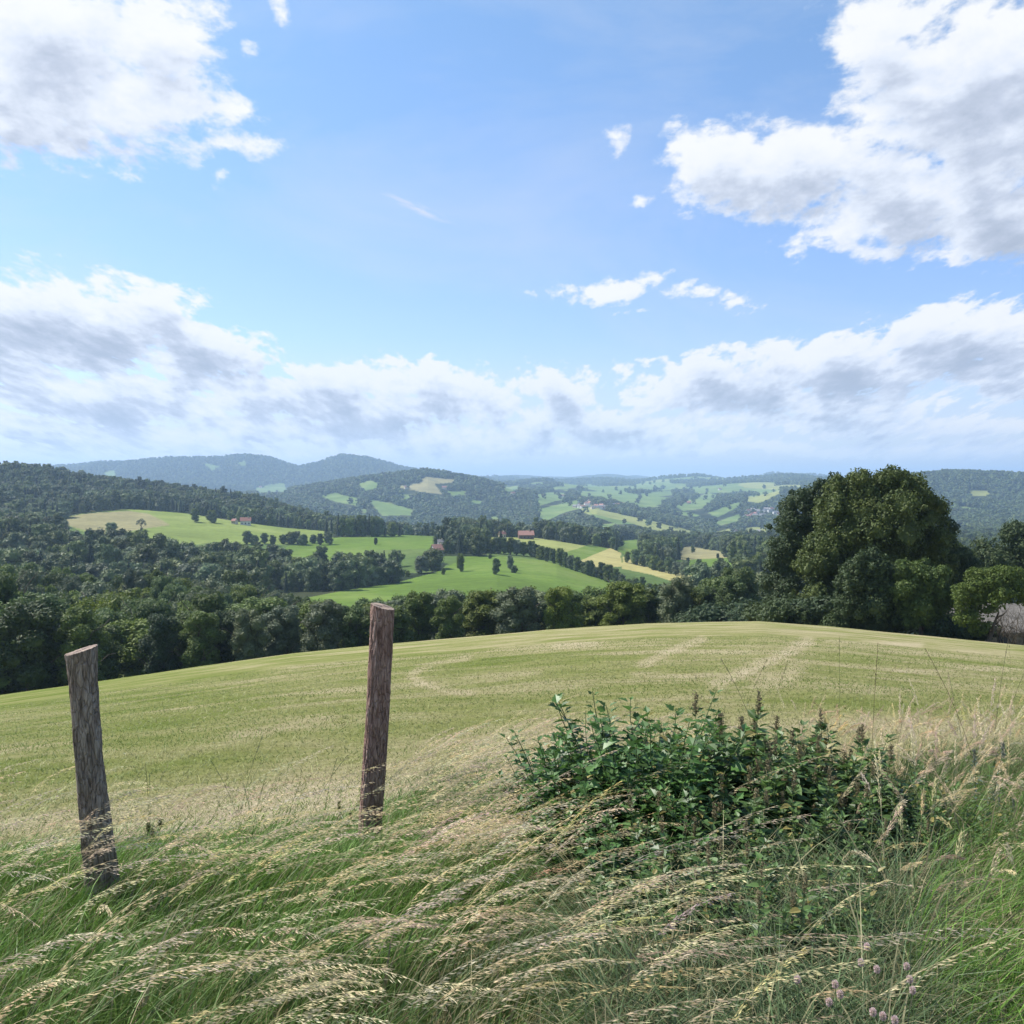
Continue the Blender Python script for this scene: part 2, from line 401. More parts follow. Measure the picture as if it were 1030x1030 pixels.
def land_material():
    m, nt = mat('farmland'); geo = N(nt, 'ShaderNodeNewGeometry'); P = geo.outputs['Position']
    at = N(nt, 'ShaderNodeAttribute', attribute_name='col'); c = at.outputs['Color']
    n1 = noise(nt, P, .012, 5, .6); st = noise(nt, scaled(nt, P, (.02, .16, .05)), 1.0, 4, .6, .3); n3 = noise(nt, P, .22, 4, .65)
    c = mixc(nt, 1.0, c, mapr(nt, n1, .35, .65, .82, 1.18), 'MULTIPLY')
    c = mixc(nt, 1.0, c, mapr(nt, st, .3, .7, .87, 1.13), 'MULTIPLY')
    c = mixc(nt, 1.0, c, mapr(nt, n3, .3, .7, .85, 1.15), 'MULTIPLY')
    c = mixc(nt, mapr(nt, n1, .5, .75, 0, .35), c, (.25, .22, .10))
    finish_diffuse(nt, c, 1.0, n3, .5, 1.0, spec=.05)
    return m
LAND = land_material()
def land_sheet(name, Yv, label):
    X, Y, Z, Q = sheet(Yv, uc, 22.)
    lu = landuse(X, Y, Z)
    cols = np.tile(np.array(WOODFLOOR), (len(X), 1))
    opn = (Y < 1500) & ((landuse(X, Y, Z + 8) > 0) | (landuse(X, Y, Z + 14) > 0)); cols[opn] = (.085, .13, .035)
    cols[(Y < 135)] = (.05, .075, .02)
    for i, f in enumerate(FP): cols[lu == i + 1] = f[0]
    cols[lu == len(FP) + 1] = PALE; cols[lu == len(FP) + 2] = HAY
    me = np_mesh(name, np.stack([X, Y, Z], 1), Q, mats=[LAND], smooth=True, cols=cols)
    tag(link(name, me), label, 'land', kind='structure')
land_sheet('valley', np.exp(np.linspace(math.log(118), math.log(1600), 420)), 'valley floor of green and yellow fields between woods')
land_sheet('hills', np.exp(np.linspace(math.log(1600), math.log(22000), 430)), 'far rolling hills fading to blue')

# ------------------------------------------------------------------ leaves and trees
def leaf_quads(P, Nn, size, rng, aspect=.6):
    n = len(P); Nn = Nn / (np.linalg.norm(Nn, axis=1)[:, None] + 1e-9)
    r = rng.normal(size=(n, 3)); t = np.cross(Nn, r); t /= np.linalg.norm(t, axis=1)[:, None] + 1e-9
    b = np.cross(Nn, t); s = np.asarray(size).reshape(-1, 1) * np.ones((n, 1))
    V = np.stack([P - t * s * .5, P + b * s * aspect * .5 - Nn * s * .08, P + t * s * .5, P - b * s * aspect * .5 - Nn * s * .08], 1).reshape(-1, 3)
    return V, np.arange(4 * n).reshape(-1, 4)
def crown(mb, lobes, n, size, rng, core=.72, jit=.16, out=.75, ico=ICO1, flat=1.0):
    """lobes: (x,y,z,r) list; leaves lie on a rough shell round every lobe, so clumps and gaps appear"""
    L_ = np.array(lobes); w = L_[:, 3] ** 2; w = w / w.sum()
    k = rng.choice(len(L_), n, p=w); d = rng.normal(size=(n, 3)); d[:, 2] = np.abs(d[:, 2]) * np.where(rng.random(n) < .72, 1, -1)
    d /= np.linalg.norm(d, axis=1)[:, None]
    # sub-lumps on each lobe
    ph = L_[k, 0] * 3.1 + L_[k, 1] * 1.7
    lump = .5 + .5 * np.sin(d[:, 0] * 7 + ph) * np.sin(d[:, 1] * 7 + ph * 1.3) * np.sin(d[:, 2] * 6 + ph * .7)
    rr = L_[k, 3] * (.78 + .30 * lump + rng.normal(size=n) * jit * .6)
    P = L_[k, :3] + d * rr[:, None] * np.array([1, 1, flat])
    Nn = d * out + rng.normal(size=(n, 3)) * .55 + np.array([0, 0, .25])
    s = size * (.6 + .8 * rng.random(n))
    # drop leaves buried well inside another lobe
    keep = np.ones(n, bool)
    for q in range(len(L_)):
        dd = np.linalg.norm((P - L_[q, :3]) / np.array([1, 1, flat]), axis=1); keep &= (dd > L_[q, 3] * .62) | (k == q)
    V, Qd = leaf_quads(P[keep], Nn[keep], s[keep], rng)
    mb.add(V, Q=Qd)
    if core > 0:
        for x, y, z, r in lobes:
            v = ICO1[0] if ico is ICO1 else ico[0]
            nn = 1 + .22 * rng.normal(size=len(v))
            mb.add(np.array([x, y, z]) + v * (r * core * nn)[:, None] * np.array([1, 1, flat]), T=ico[1])
def make_lobes(rng, H, Rw, base=.22, n=16, top=1.0):
    lobes = []
    for i in range(n):
        t = (i + .5) / n; zc = H * (base + (1 - base) * (t ** .9))
        prof = math.sin(math.pi * min(1, max(0, (.12 + .80 * t)))) ** .6
        a = i * 2.4 + rng.random() * .8; rad = Rw * prof * (.35 + .45 * rng.random())
        r = Rw * (.34 + .16 * rng.random()) * (1.05 - .35 * t)
        lobes.append((rad * math.cos(a), rad * math.sin(a), min(zc, H * top - r * .9), r))
    lobes.append((0, 0, H * .55, Rw * .55)); lobes.append((0, 0, H * .8 - Rw * .1, Rw * .42))
    return lobes
def trunk_mesh(rng, H, r, limbs=5, spread=.45, lean=0.0, name='trunk'):
    mb = MB(); k = 7
    P = np.zeros((k, 3)); P[:, 2] = np.linspace(-.6, H * .7, k); P[1:, :2] = np.cumsum(rng.normal(size=(k - 1, 2)) * H * .012, axis=0); P[:, 0] += lean * np.linspace(0, 1, k) ** 1.5
    v, q, t = tube(P, r * np.linspace(1.25, .3, k) ** 1.1, 9); mb.add(v, q, t)
    for i in range(limbs):
        s = 1 + rng.integers(1, k - 2); a = rng.random() * 6.28; st = P[s]; ln = H * spread * (.6 + .5 * rng.random())
        up = .5 + .5 * rng.random()
        pts = [st]
        for j in range(1, 5):
            f = j / 4; pts.append(st + np.array([math.cos(a) * ln * f * .8, math.sin(a) * ln * f * .8, ln * f * up]) + rng.normal(size=3) * ln * .04)
        v, q, t = tube(pts, r * .45 * np.linspace(1, .2, 5), 6); mb.add(v, q, t)
    return mb.mesh(name, [M['bark']], smooth=True)

rng = np.random.default_rng(5)
def tree_variant(H, Rw, n, size, base=.15, nl=16, matk='leaf', core=.72, ico=ICO1):
    mb = MB(); crown(mb, make_lobes(rng, H, Rw, base, nl), n, size, rng, core, ico=ico)
    return mb.mesh('crown', [M[matk]]), trunk_mesh(rng, H, H * .022)
def conifer_mesh(H, Rw, n, size, name='crown'):
    mb = MB(); t = rng.random(n) ** .75; layers = 14
    t = (np.floor(t * layers) + rng.random(n) * .55) / layers; t = np.clip(t, 0, 1)
    rad = Rw * (1 - t) ** .85 * (.35 + .65 * rng.random(n) ** .5); a = rng.random(n) * 6.28
    z = H * (.08 + .92 * t) - rad * .35
    P = np.stack([rad * np.cos(a), rad * np.sin(a), z], 1)
    Nn = np.stack([np.cos(a) * .5, np.sin(a) * .5, np.full(n, .8)], 1) + rng.normal(size=(n, 3)) * .3
    V, Qd = leaf_quads(P, Nn, size * (.6 + .6 * rng.random(n)), rng, .45); mb.add(V, Q=Qd)
    k = 8; P = np.zeros((5, 3)); P[:, 2] = np.linspace(.06 * H, .95 * H, 5); v, q, tt = tube(P, Rw * np.array([.5, .42, .3, .15, .02]), k); mb.add(v, q, tt)
    return mb.mesh(name, [M['conifer']])

WV = [tree_variant(14 * s, 5.2 * w, 9000, .42, b, nl) for s, w, b, nl in ((1, 1, .1, 18), (1.05, .85, .12, 16), (.95, 1.1, .08, 20), (1.1, .95, .15, 17), (.9, .95, .1, 15), (1.0, .75, .1, 15))] + [tree_variant(15, 5.0, 9000, .38, .12, 17, 'leaf_pale'), tree_variant(13, 4.2, 9000, .40, .1, 13, 'leaf_dark')]
CV = [(conifer_mesh(17, 3.2, 6000, .55), trunk_mesh(rng, 17, .22, 0)), (conifer_mesh(19, 2.6, 6000, .5), trunk_mesh(rng, 19, .22, 0))]
# protos: one of each kind, parts as children; copied for each spot
NTREE = [0]
def put_tree(kind, x, y, label, group, h=14., w=1.0, name='broadleaf_tree', cat='tree', z=None):
    vs = CV if kind == 'c' else WV; i = random.randrange(len(vs)); cm, tm_ = vs[i]
    base = 17. if kind == 'c' else 14.
    zz = h1(x, y) if z is None else z
    e = empty(name, (x, y, zz - .2), label, cat, group, random.random() * 6.28); s = h / base
    e.scale = (s * w, s * w, s)
    link('trunk', tm_, e); link('crown', cm, e); NTREE[0] += 1
    return e

# ---- front wood belt behind the meadow: every tree its own thing
belt = []
def edgeY(px): return float(np.interp(px, [-150, 0, 200, 400, 500, 640, 765, 1200], [112, 112, 122, 128, 132, 135, 135, 140]))
for Yr in np.arange(112, 262, 8.0):
    step = 7.6 if Yr < 150 else 9.0
    for xw in np.arange(-.62 * Yr, .27 * Yr, step):
        x = xw + random.uniform(-2, 2); y = Yr + random.uniform(-2.5, 2.5); px = 515 + F * x / y
        if px < -60 or px > 772: continue
        if y < edgeY(px): continue
        if px > 330 and y > 205: continue
        belt.append((x, y, px))
print('belt', len(belt))
for x, y, px in belt:
    z = h1(x, y); r0 = rowof(x, y, z)
    # crown tops follow the canopy line of the photograph
    top = float(np.interp(px, [-60, 0, 60, 150, 250, 330, 400, 450, 520, 560, 620, 680, 715, 740, 772], [590, 592, 600, 604, 606, 608, 606, 597, 590, 597, 602, 598, 590, 574, 574]))
    if y > 150 and px < 400: top -= (y - 150) * .27 * np.clip((300 - px) / 130, 0, 1)
    top += random.uniform(-6, 13) + (4 if y < 140 else 0)
    h = (r0 - top) / F * y; h = min(max(h, 8.0), 19.0)
    left = px < 330; front = y < edgeY(px) + 9
    if left and front: lb, g = 'dark broadleaf tree in the shaded front edge of the wood left of the meadow crest', 'trees at the front edge of the left wood'
    elif left: lb, g = 'sunlit green broadleaf tree in the body of the wood behind the left post', 'trees inside the left wood'
    elif front: lb, g = 'dark broadleaf tree right behind the crest between the right post and the great maple', 'trees lined up behind the meadow crest'
    else: lb, g = 'broadleaf tree deeper in the dark belt below the bright valley meadow', 'trees deeper in the belt behind the crest'
    put_tree('b', x, y, lb, g, h, random.uniform(.78, 1.35) * 13 / max(h, 11))
# low bushes that close the foot of the wood
BUSH = []
for s in range(3):
    mb = MB(); lo = [(rng.normal() * 1.1, rng.normal() * .8, .8 + rng.random() * 1.2, .9 + rng.random() * .5) for _ in range(9)]
    crown(mb, lo, 3000, .3, rng); BUSH.append(mb.mesh('crown', [M['leaf_dark']]))
mb = MB(); B_STEM = trunk_mesh(rng, 2.2, .07, 5, .6, name='stems')
nb = 0
for px in range(700, 770, 40):
    y = edgeY(px) - 3 + random.uniform(-1, 1); x = (px + random.uniform(-5, 5) - 515) / F * y
    e = empty('hedge_shrub', (x, y, h1(x, y)), 'low dark shrub closing the foot of the wood behind the meadow', 'shrub', 'shrubs at the foot of the wood', random.random() * 6.28)
    s = random.uniform(1.0, 1.5); e.scale = (s * 1.4, s * 1.2, s); link('crown', BUSH[nb % 3], e); link('stems', B_STEM, e); nb += 1
# ---- single trees, hedges and farmsteads in the valley
def put_at(px, row, y0, y1, hpx, kind, label, group=None, w=1.0, name='broadleaf_tree', cat='tree'):
    x, y, z = ground_at(px, row, y0, y1)
    KEEP.append((x, y, 9.0, 6.0))
    return put_tree(kind, x, y, label, group, hpx / F * y, w, name, cat, z)
KEEP = []    # clearings: x, y, half width, reach towards the viewer
put_at(112, 534, 500, 1150, 9, 'b', 'small round tree standing alone in the left hillside field beside the bare hay strip', w=1.9)
put_at(171, 562, 500, 1150, 17, 'c', 'tallest dark spruce spike at the lower edge of the left hillside field', name='spruce_tree')
put_at(158, 562, 500, 1150, 10, 'c', 'short spruce left of the tallest spruce at the lower edge of the left hillside field', name='spruce_tree')
put_at(187, 560, 500, 1150, 7, 'c', 'thin little spruce right of the tallest spruce below the left hillside field', name='spruce_tree')
put_at(178, 562, 500, 1150, 10, 'b', 'rounded tree squeezed between two spruces at the lower edge of the left hillside field')
put_at(196, 525, 700, 1200, 14, 'b', 'left one of two round dark trees at the upper edge of the left hillside field', w=1.25)
put_at(213, 526, 700, 1200, 13, 'b', 'right one of two round dark trees at the upper edge of the left hillside field', w=1.25)
put_at(399, 583, 380, 640, 11, 'b', 'small open tree at the lower right corner of the copse above the bright meadow', w=1.1)
put_at(410, 580, 380, 640, 6, 'b', 'low round bush tree just right of the copse above the bright meadow', w=1.4)
put_at(424, 577, 380, 640, 17, 'b', 'broad pale grey green tree hanging over the meadow in front of the red roofed farm', w=1.5)
put_at(463, 575, 380, 640, 17, 'b', 'slim thin crowned tree standing alone on the bright meadow below the farm', w=.8)
put_at(446, 578, 380, 640, 8, 'b', 'tiny narrow tree on the bright meadow left of the slim tree', w=.8)
put_at(499, 578, 380, 640, 17, 'b', 'darkest free standing tree in the middle of the bright meadow', w=1.0)
put_at(513, 573, 380, 640, 14, 'b', 'taller of the two little trees right of the darkest meadow tree', w=.8)
put_at(493, 562, 380, 640, 5, 'b', 'very small tree above the darkest meadow tree on the bright meadow', w=1.2)
put_at(517, 576, 380, 640, 8, 'b', 'lower round tree touching the taller one right of the darkest meadow tree', w=1.2)
put_at(552, 560, 600, 1100, 10, 'b', 'round tree standing alone in the pale yellow field above the hedge', w=1.2)
put_at(378, 548, 600, 1100, 8, 'b', 'round tree alone on the upper strip meadow left of the farm', w=1.1)
put_at(697, 556, 600, 1300, 7, 'b', 'small round tree alone at the top of the beige field on the right', w=1.2)
put_at(722, 562, 600, 1300, 6, 'b', 'small tree at the right end of the beige field', w=1.2)
put_at(725, 574, 520, 1300, 12, 'b', 'dark tree on the green strip just right of the beige field orchard', w=1.1)
put_at(709, 574, 520, 1300, 8, 'b', 'small bright tree on the green strip right of the orchard group', w=1.1)
for i, (px, r, h) in enumerate([(690, 574, 9), (697, 578, 11), (684, 572, 8), (703, 571, 9), (692, 567, 7), (700, 584, 8), (714, 581, 7)]):
    put_at(px, r, 500, 1300, h, 'b', 'orchard tree in the loose group on the green strip below the beige field', 'orchard trees below the beige field', 1.2, 'orchard_tree')
line = tab('447 556 470 553 500 553 522 557 545 563 575 573 600 581 625 590 645 596 668 602 690 606 722 605')
px = 449.
while px < 728:
    r = float(np.interp(px, line[:, 0], line[:, 1])); h = random.uniform(11, 17) + (5 if 600 < px < 622 else 0)
    put_at(px, r, 400, 660, h, 'b', 'dark tree in the long hedge running down between the bright meadow and the yellow fields', 'trees of the long diagonal hedge', random.uniform(.9, 1.2)); px += random.uniform(5.0, 7.5)
for px in range(632, 690, 7):
    put_at(px + random.uniform(-2, 2), 566 + (px - 632) * .26, 560, 1000, random.uniform(10, 16), 'b', 'tree of the short row crossing between the yellow field and the beige field', 'trees of the short row by the beige field', 1.1)
for px in list(range(328, 404, 6)):
    put_at(px + random.uniform(-2, 2), 540 - (px - 328) * .01, 700, 1150, random.uniform(15, 22) * (1 if px < 385 else .7), 'c' if random.random() < .35 else 'b', 'tall dark tree in the row along the back of the upper strip meadow', 'trees along the back of the upper strip meadow', 1.0)
for px in range(250, 335, 8):
    put_at(px + random.uniform(-3, 3), 547 + random.uniform(-1, 2), 600, 900, random.uniform(9, 14), 'b', 'tree in the line between the left hillside field and the upper strip meadow', 'trees between the two left fields', 1.2)

def paint(name, c, rough=.8, var=.12, sc=3.0):
    m, nt = mat(name); tc = N(nt, 'ShaderNodeTexCoord'); n1 = noise(nt, tc.outputs['Object'], sc, 4)
    finish_diffuse(nt, mixc(nt, 1.0, c, mapr(nt, n1, .3, .7, 1 - var, 1 + var), 'MULTIPLY'), rough, n1, .2, .02); return m
M['wall_white'] = paint('lime_wall', (.62, .60, .55)); M['wall_cream'] = paint('cream_wall', (.55, .47, .34)); M['roof_red'] = paint('red_tiles', (.27, .13, .10), var=.3)
M['roof_pale'] = paint('pale_red_tiles', (.36, .19, .15), var=.25); M['roof_grey'] = paint('grey_tiles', (.20, .19, .19), var=.2); M['window'] = paint('window_glass', (.03, .035, .05), .2); M['wood_dark'] = paint('dark_boards', (.16, .09, .07))
def box_(mb, x0, x1, y0, y1, z0, z1):
    v = [(x, y, z) for x in (x0, x1) for y in (y0, y1) for z in (z0, z1)]
    mb.add(v, Q=[(0, 1, 3, 2), (4, 6, 7, 5), (0, 4, 5, 1), (2, 3, 7, 6), (0, 2, 6, 4), (1, 5, 7, 3)])
HP = {}
def house(x, y, z, w_, d_, hh, rz, label, group=None, wall='wall_white', roof='roof_red', name='house', win=True, rh=None):
    e = empty(name, (x, y, z), label, 'house', group, rz); rh = rh or d_ * .42
    k = (w_, d_, hh, wall, roof, rh)
    if k not in HP:
        mb = MB(); a, b = w_ / 2, d_ / 2
        v = [(-a, -b, -2), (a, -b, -2), (a, b, -2), (-a, b, -2), (-a, -b, hh), (a, -b, hh), (a, b, hh), (-a, b, hh), (-a, 0, hh + rh), (a, 0, hh + rh)]
        mb.add(v, Q=[(0, 1, 5, 4), (2, 3, 7, 6), (1, 2, 6, 5), (3, 0, 4, 7)], T=[(5, 6, 9), (7, 4, 8)])
        wl = mb.mesh('wall', [M[wall]])
        mb = MB(); o = .5; t = .25; s = rh / b
        for sg in (-1, 1):
            y1_, z1_ = sg * (b + o), hh - o * s
            v = [(-a - o, 0, hh + rh + .02), (a + o, 0, hh + rh + .02), (a + o, y1_, z1_), (-a - o, y1_, z1_)]
            v += [(p, q, r_ + t) for p, q, r_ in v]
            mb.add(v, Q=[(0, 1, 2, 3), (4, 7, 6, 5), (0, 4, 5, 1), (1, 5, 6, 2), (2, 6, 7, 3), (3, 7, 4, 0)])
        rf = mb.mesh('roof', [M[roof]])
        mb = MB(); box_(mb, w_ * .2, w_ * .2 + .8, -.4, .4, hh + rh * .6, hh + rh + 1.0); ch = mb.mesh('chimney', [M['wall_cream']])
        wn_ = None
        if win:
            mb = MB(); box_(mb, -.5, .5, -.06, .0, 0, 1.3); wn_ = mb.mesh('window', [M['window']])
        HP[k] = (wl, rf, ch, wn_)
    wl, rf, ch, wn_ = HP[k]
    link('wall', wl, e); r_ = link('roof', rf, e); link('chimney', ch, r_)
    if wn_ and group is None:
        n = max(2, int(w_ // 2.6))
        for lev in range(max(1, int(hh // 2.7))):
            for i in range(n):
                o = link('window', wn_, e, ((i + .5) / n * w_ - w_ / 2, -d_ / 2, .9 + 2.7 * lev))
    KEEP.append((x, y, w_ * .7 + 3, 70.0 if y > 1500 else 75.0))
    return e
def house_at(px, row, y0, y1, w_, d_, hh, *a, **k):
    x, y, z = ground_at(px, row, y0, y1)
    if 'wpx' in k: f = k.pop('wpx') / F * y / w_; w_, d_, hh = round(w_ * f, 2), round(d_ * f, 2), round(hh * f, 2); k['rh'] = k.get('rh', d_ * .42 / f) * f
    return house(x, y, z, w_, d_, hh, *a, **k)
house_at(247, 528, 700, 1200, 11, 8, 4.8, .25, 'white farmhouse with red tiled roof at the right end of the left hillside field', name='farmhouse', wpx=10)
house_at(236, 527, 700, 1200, 6, 5, 4.0, -.5, 'small cream outbuilding left of the white farmhouse by the left hillside field', wall='wall_cream', name='outbuilding', wpx=5)
house_at(441, 557, 480, 800, 9.5, 8, 3.2, .5, 'low farmhouse with pinkish red roof behind the pale round tree above the bright meadow', roof='roof_pale', name='farmhouse', rh=3.6, wpx=13)
house_at(443, 551, 500, 900, 5, 5, 6.0, .2, 'narrow white gabled house behind the pinkish red roof', name='farmhouse', roof='roof_grey', wpx=5)
house_at(529, 542, 620, 1150, 15, 9, 4.2, .12, 'long dark red farmhouse among trees at the top of the pale yellow field', wall='wood_dark', roof='roof_pale', name='farmhouse', wpx=15)
house_at(505, 541, 620, 1150, 6, 5, 4.0, .6, 'small cream barn left of the long dark red farmhouse', wall='wall_cream', name='barn', wpx=6)
rs = random.Random(3)
for i in range(22):
    px = rs.uniform(578, 628); row = 509.5 + (px - 600) * .05 + rs.uniform(-4, 3.5)
    house_at(px, row, 1700, 3400, rs.choice([10, 12, 14]), 9, rs.choice([4.5, 6]), rs.uniform(-1.2, 1.2), 'tiny pale house in the hilltop village in the middle distance', 'houses of the hilltop village', wall=rs.choice(['wall_white', 'wall_white', 'wall_cream']), roof=rs.choice(['roof_red', 'roof_grey', 'roof_pale']))
house_at(604, 511, 1700, 3400, 36, 12, 5, .05, 'long low white building in front of the hilltop village', None, roof='roof_grey', win=False, name='long_building', rh=2.5)
for i in range(18):
    px = rs.uniform(748, 788); row = 517.5 + rs.uniform(-4.0, 3.5) + (770 - px) * .08
    house_at(px, row, 1900, 3600, rs.choice([10, 13, 16]), 9, rs.choice([5, 6]), rs.uniform(-1.2, 1.2), 'tiny pale house in the village on the slope left of the great maple', 'houses of the slope village', roof=rs.choice(['roof_red', 'roof_grey', 'roof_grey']))
for i in range(9):
    px = rs.uniform(738, 778); row = 541 + rs.uniform(-5, 3)
    house_at(px, row, 1300, 2400, rs.choice([10, 13]), 8, 4.5, rs.uniform(-1.2, 1.2), 'small pale house down in the valley bottom left of the great maple', 'houses in the valley bottom', roof=rs.choice(['roof_red', 'roof_grey']))
house_at(771, 546, 1200, 2400, 26, 10, 4.5, -.15, 'long white roofed hall in the valley bottom beside the great maple', None, roof='wall_white', win=False, name='hall', rh=2)
house_at(748, 542, 1200, 2400, 8, 8, 12, .1, 'tall narrow white building in the valley bottom', None, win=False, name='tower_house')
for px, row, lb in [(409, 492, 'lone cream farmhouse on the beige clearing of the wooded hill'), (447, 492, 'lone white farmhouse right on the beige clearing of the wooded hill'), (565, 500, 'lone house on the pale green slope left of the hilltop village'), (693, 507, 'lone white house on the right hand far pasture'), (681, 497, 'lone farm on the far pasture below the horizon'), (724, 493, 'pale farm on the highest far pasture'), (262, 491, 'lone house on the pale clearing at the foot of the left mountain'), (516, 498, 'lone house on the forest slope left of centre')]:
    house_at(px, row, 1800, 5200, 13, 9, 5.5, rs.uniform(-.8, .8), lb, None, wall=rs.choice(['wall_white', 'wall_cream']), win=False, name='farmhouse')

# the old open-crowned tree in the left field
x, y, z = ground_at(142, 534, 500, 1150)
e = empty('old_tree', (x, y, z - .2), 'old open crowned tree with bare limbs standing alone in the left hillside field', 'tree')
mb = MB(); crown(mb, [(-2.4, 0, 7.5, 1.5), (0, .5, 8.8, 1.7), (2.2, 0, 7.6, 1.5), (3.6, 0, 5.6, 1.0), (-3.6, 0, 6, 1.0), (1.0, -1, 6.4, 1.0), (.4, 0, 1.2, 1.5)], 2600, .34, rng, .3); link('crown', mb.mesh('crown', [M['leaf_dark']]), e)
link('trunk', trunk_mesh(rng, 9.5, .45, 9, .5), e); KEEP.append((x, y, 10, 10))

# ---- the group round the great maple at the right
def sub_lobes(lb, rng, k=9, f=.42):
    out = []
    for x, y, z, r in lb:
        out.append((x, y, z, r * .74))
        for _ in range(k):
            d = rng.normal(size=3); d[2] = abs(d[2]) * (1 if rng.random() < .7 else -1); d /= np.linalg.norm(d)
            out.append((x + d[0] * r * .78, y + d[1] * r * .78, z + d[2] * r * .78, r * f * (.7 + .6 * rng.random())))
        for _ in range(k):
            d = rng.normal(size=3); d[2] = abs(d[2]) * (1 if rng.random() < .6 else -1); d /= np.linalg.norm(d)
            e_ = r * (.95 + .28 * rng.random()); out.append((x + d[0] * e_, y + d[1] * e_, z + d[2] * e_ * .92, r * .17 * (.6 + .8 * rng.random())))
    return out
def px_tree(name, label, cx, yd, lobes, n, size, mk, trunk_r, k=9, limbs=6, cat='tree', group=None, core=.6, lean=0, base=None, H=None, f=.42):
    x0 = (cx - 515) / F * yd; z0 = h1(x0, yd) if base is None else base
    e = empty(name, (x0, yd, z0 - .3), label, cat, group)
    Lb = [((p - 515) / F * yd - x0, dy, E - (r - H0) / F * yd - z0 + .3, rr / F * yd) for p, r, rr, dy in lobes]
    top = max(l[2] for l in Lb)
    mb = MB(); crown(mb, sub_lobes(Lb, rng, k, f), n, size, rng, core, jit=.2); link('crown', mb.mesh('crown', [M[mk]]), e)
    link('trunk', trunk_mesh(rng, H or top * .8, trunk_r, limbs, .26, lean), e)
    return e
px_tree('maple_tree', 'great dark maple with a high domed crown behind the meadow crest', 880, 90, [(874, 494, 21, 0), (892, 494, 20, -1), (854, 500, 23, -1), (910, 497, 22, 0), (922, 506, 19, 0), (930, 520, 22, 0), (838, 515, 22, -1), (848, 538, 30, -2), (888, 535, 36, 1), (936, 553, 24, 0), (826, 565, 26, -1.5), (862, 575, 34, -1), (905, 575, 34, 0), (948, 580, 20, 1), (820, 604, 26, -2), (850, 612, 26, -2.5), (900, 612, 30, 0), (934, 608, 24, 1), (880, 520, 30, -3)], 88000, .26, 'leaf_big', .55, 10)
px_tree('ash_tree', 'darker feathery tree leaning out at the left side of the great maple', 800, 97, [(828, 500, 19, 0), (812, 512, 22, 0), (798, 535, 22, 0), (788, 560, 20, 0), (784, 588, 19, -1), (780, 612, 17, -2), (800, 575, 22, 0), (800, 620, 20, -1), (815, 545, 24, 1), (840, 490, 13, 0)], 42000, .24, 'leaf_dark', .35, 9, core=.45)
px_tree('ash_tree', 'feathery dark tree filling the right shoulder of the great maple', 945, 96, [(922, 500, 10, 0), (938, 515, 13, 0), (948, 538, 15, 0), (955, 562, 18, 0), (935, 545, 20, 0), (970, 580, 18, 0), (940, 585, 22, 0), (965, 605, 18, 0), (916, 487, 7, 0)], 26000, .24, 'leaf_dark', .3, 8, core=.4)
px_tree('small_tree', 'rounded dark olive tree in front of the great maple, just left of its middle', 873, 81, [(872, 568, 17, 0), (862, 588, 20, 0), (886, 588, 20, 0), (872, 608, 22, 0), (890, 616, 18, 0), (856, 615, 16, 0)], 22000, .22, 'leaf_dark', .16, 8)
px_tree('small_tree', 'brighter green rounded tree with two visible trunks right of the olive tree', 926, 80, [(920, 578, 17, 0), (938, 582, 17, 0), (905, 596, 17, 0), (927, 602, 22, 0), (948, 603, 16, 0), (912, 618, 15, 0), (940, 622, 13, 0)], 22000, .22, 'leaf_mid', .18, 8)
px_tree('fruit_tree', 'yellow green spreading tree with a crooked trunk at the right end of the crest', 992, 77, [(985, 588, 15, 0), (1005, 588, 17, 0), (968, 600, 13, 0), (1023, 592, 17, 0), (990, 606, 13, 0), (972, 622, 11, 0), (985, 632, 9, 0), (1040, 600, 14, 0), (1000, 600, 10, -1)], 19000, .2, 'leaf_mid', .2, 8, 9, core=.35, lean=1.0)
px_tree('oak_tree', 'shadowed broad tree standing lower down behind the crooked tree at the right edge', 1012, 135, [(1000, 560, 20, 0), (1025, 548, 22, 0), (1050, 560, 26, 0), (984, 575, 16, 0), (1010, 585, 20, 0), (1035, 590, 24, 0), (1065, 590, 20, 0)], 26000, .34, 'leaf_dark', .4, 8)
px_tree('oak_tree', 'green tree on the lower slope between the maple and the right edge', 965, 150, [(960, 560, 13, 0), (975, 572, 15, 0), (950, 580, 14, 0), (965, 595, 16, 0)], 15000, .36, 'leaf_mid', .3, 7)
for i, (px, yd, s, nl) in enumerate([(775, 100, 1.0, ''), (797, 86, .9, ''), (835, 84, .95, ''), (850, 83, .8, ''), (960, 82, .8, ''), (900, 84, .8, ''), (948, 80, .7, '')]):
    xx = (px - 515) / F * yd; e = empty('hedge_shrub', (xx, yd, h1(xx, yd) - .1), 'leafy dark shrub closing the foot of the great maple group', 'shrub', 'shrubs at the foot of the maple group', i * 1.3)
    e.scale = (s * 1.4, s * 1.1, s); link('crown', BUSH[i % 3], e); link('stems', B_STEM, e)
def twig_mesh(rng, h, n):
    mb = MB()
    def br(p, d, ln, r, lv):
        pts = [p]; 
        for j in range(4): d = d + rng.normal(size=3) * .18; d /= np.linalg.norm(d); pts.append(pts[-1] + d * ln / 4)
        v, q, t = tube(pts, r * np.linspace(1, .4, 5), 5, False); mb.add(v, q)
        if lv:
            for j in range(4):
                k = rng.integers(1, 5); dd = d + rng.normal(size=3) * .6; br(pts[k], dd / np.linalg.norm(dd), ln * .6, r * .45, lv - 1)
    for i in range(n): a = rng.random() * 6.28; br(np.array([rng.normal() * .2, rng.normal() * .2, -.2]), np.array([math.cos(a) * .5, math.sin(a) * .5, 1.]), h * .6, .05, 3)
    return mb.mesh('branches', [M['bark']])
TW = [twig_mesh(rng, 3.2, 4), twig_mesh(rng, 3.6, 5)]
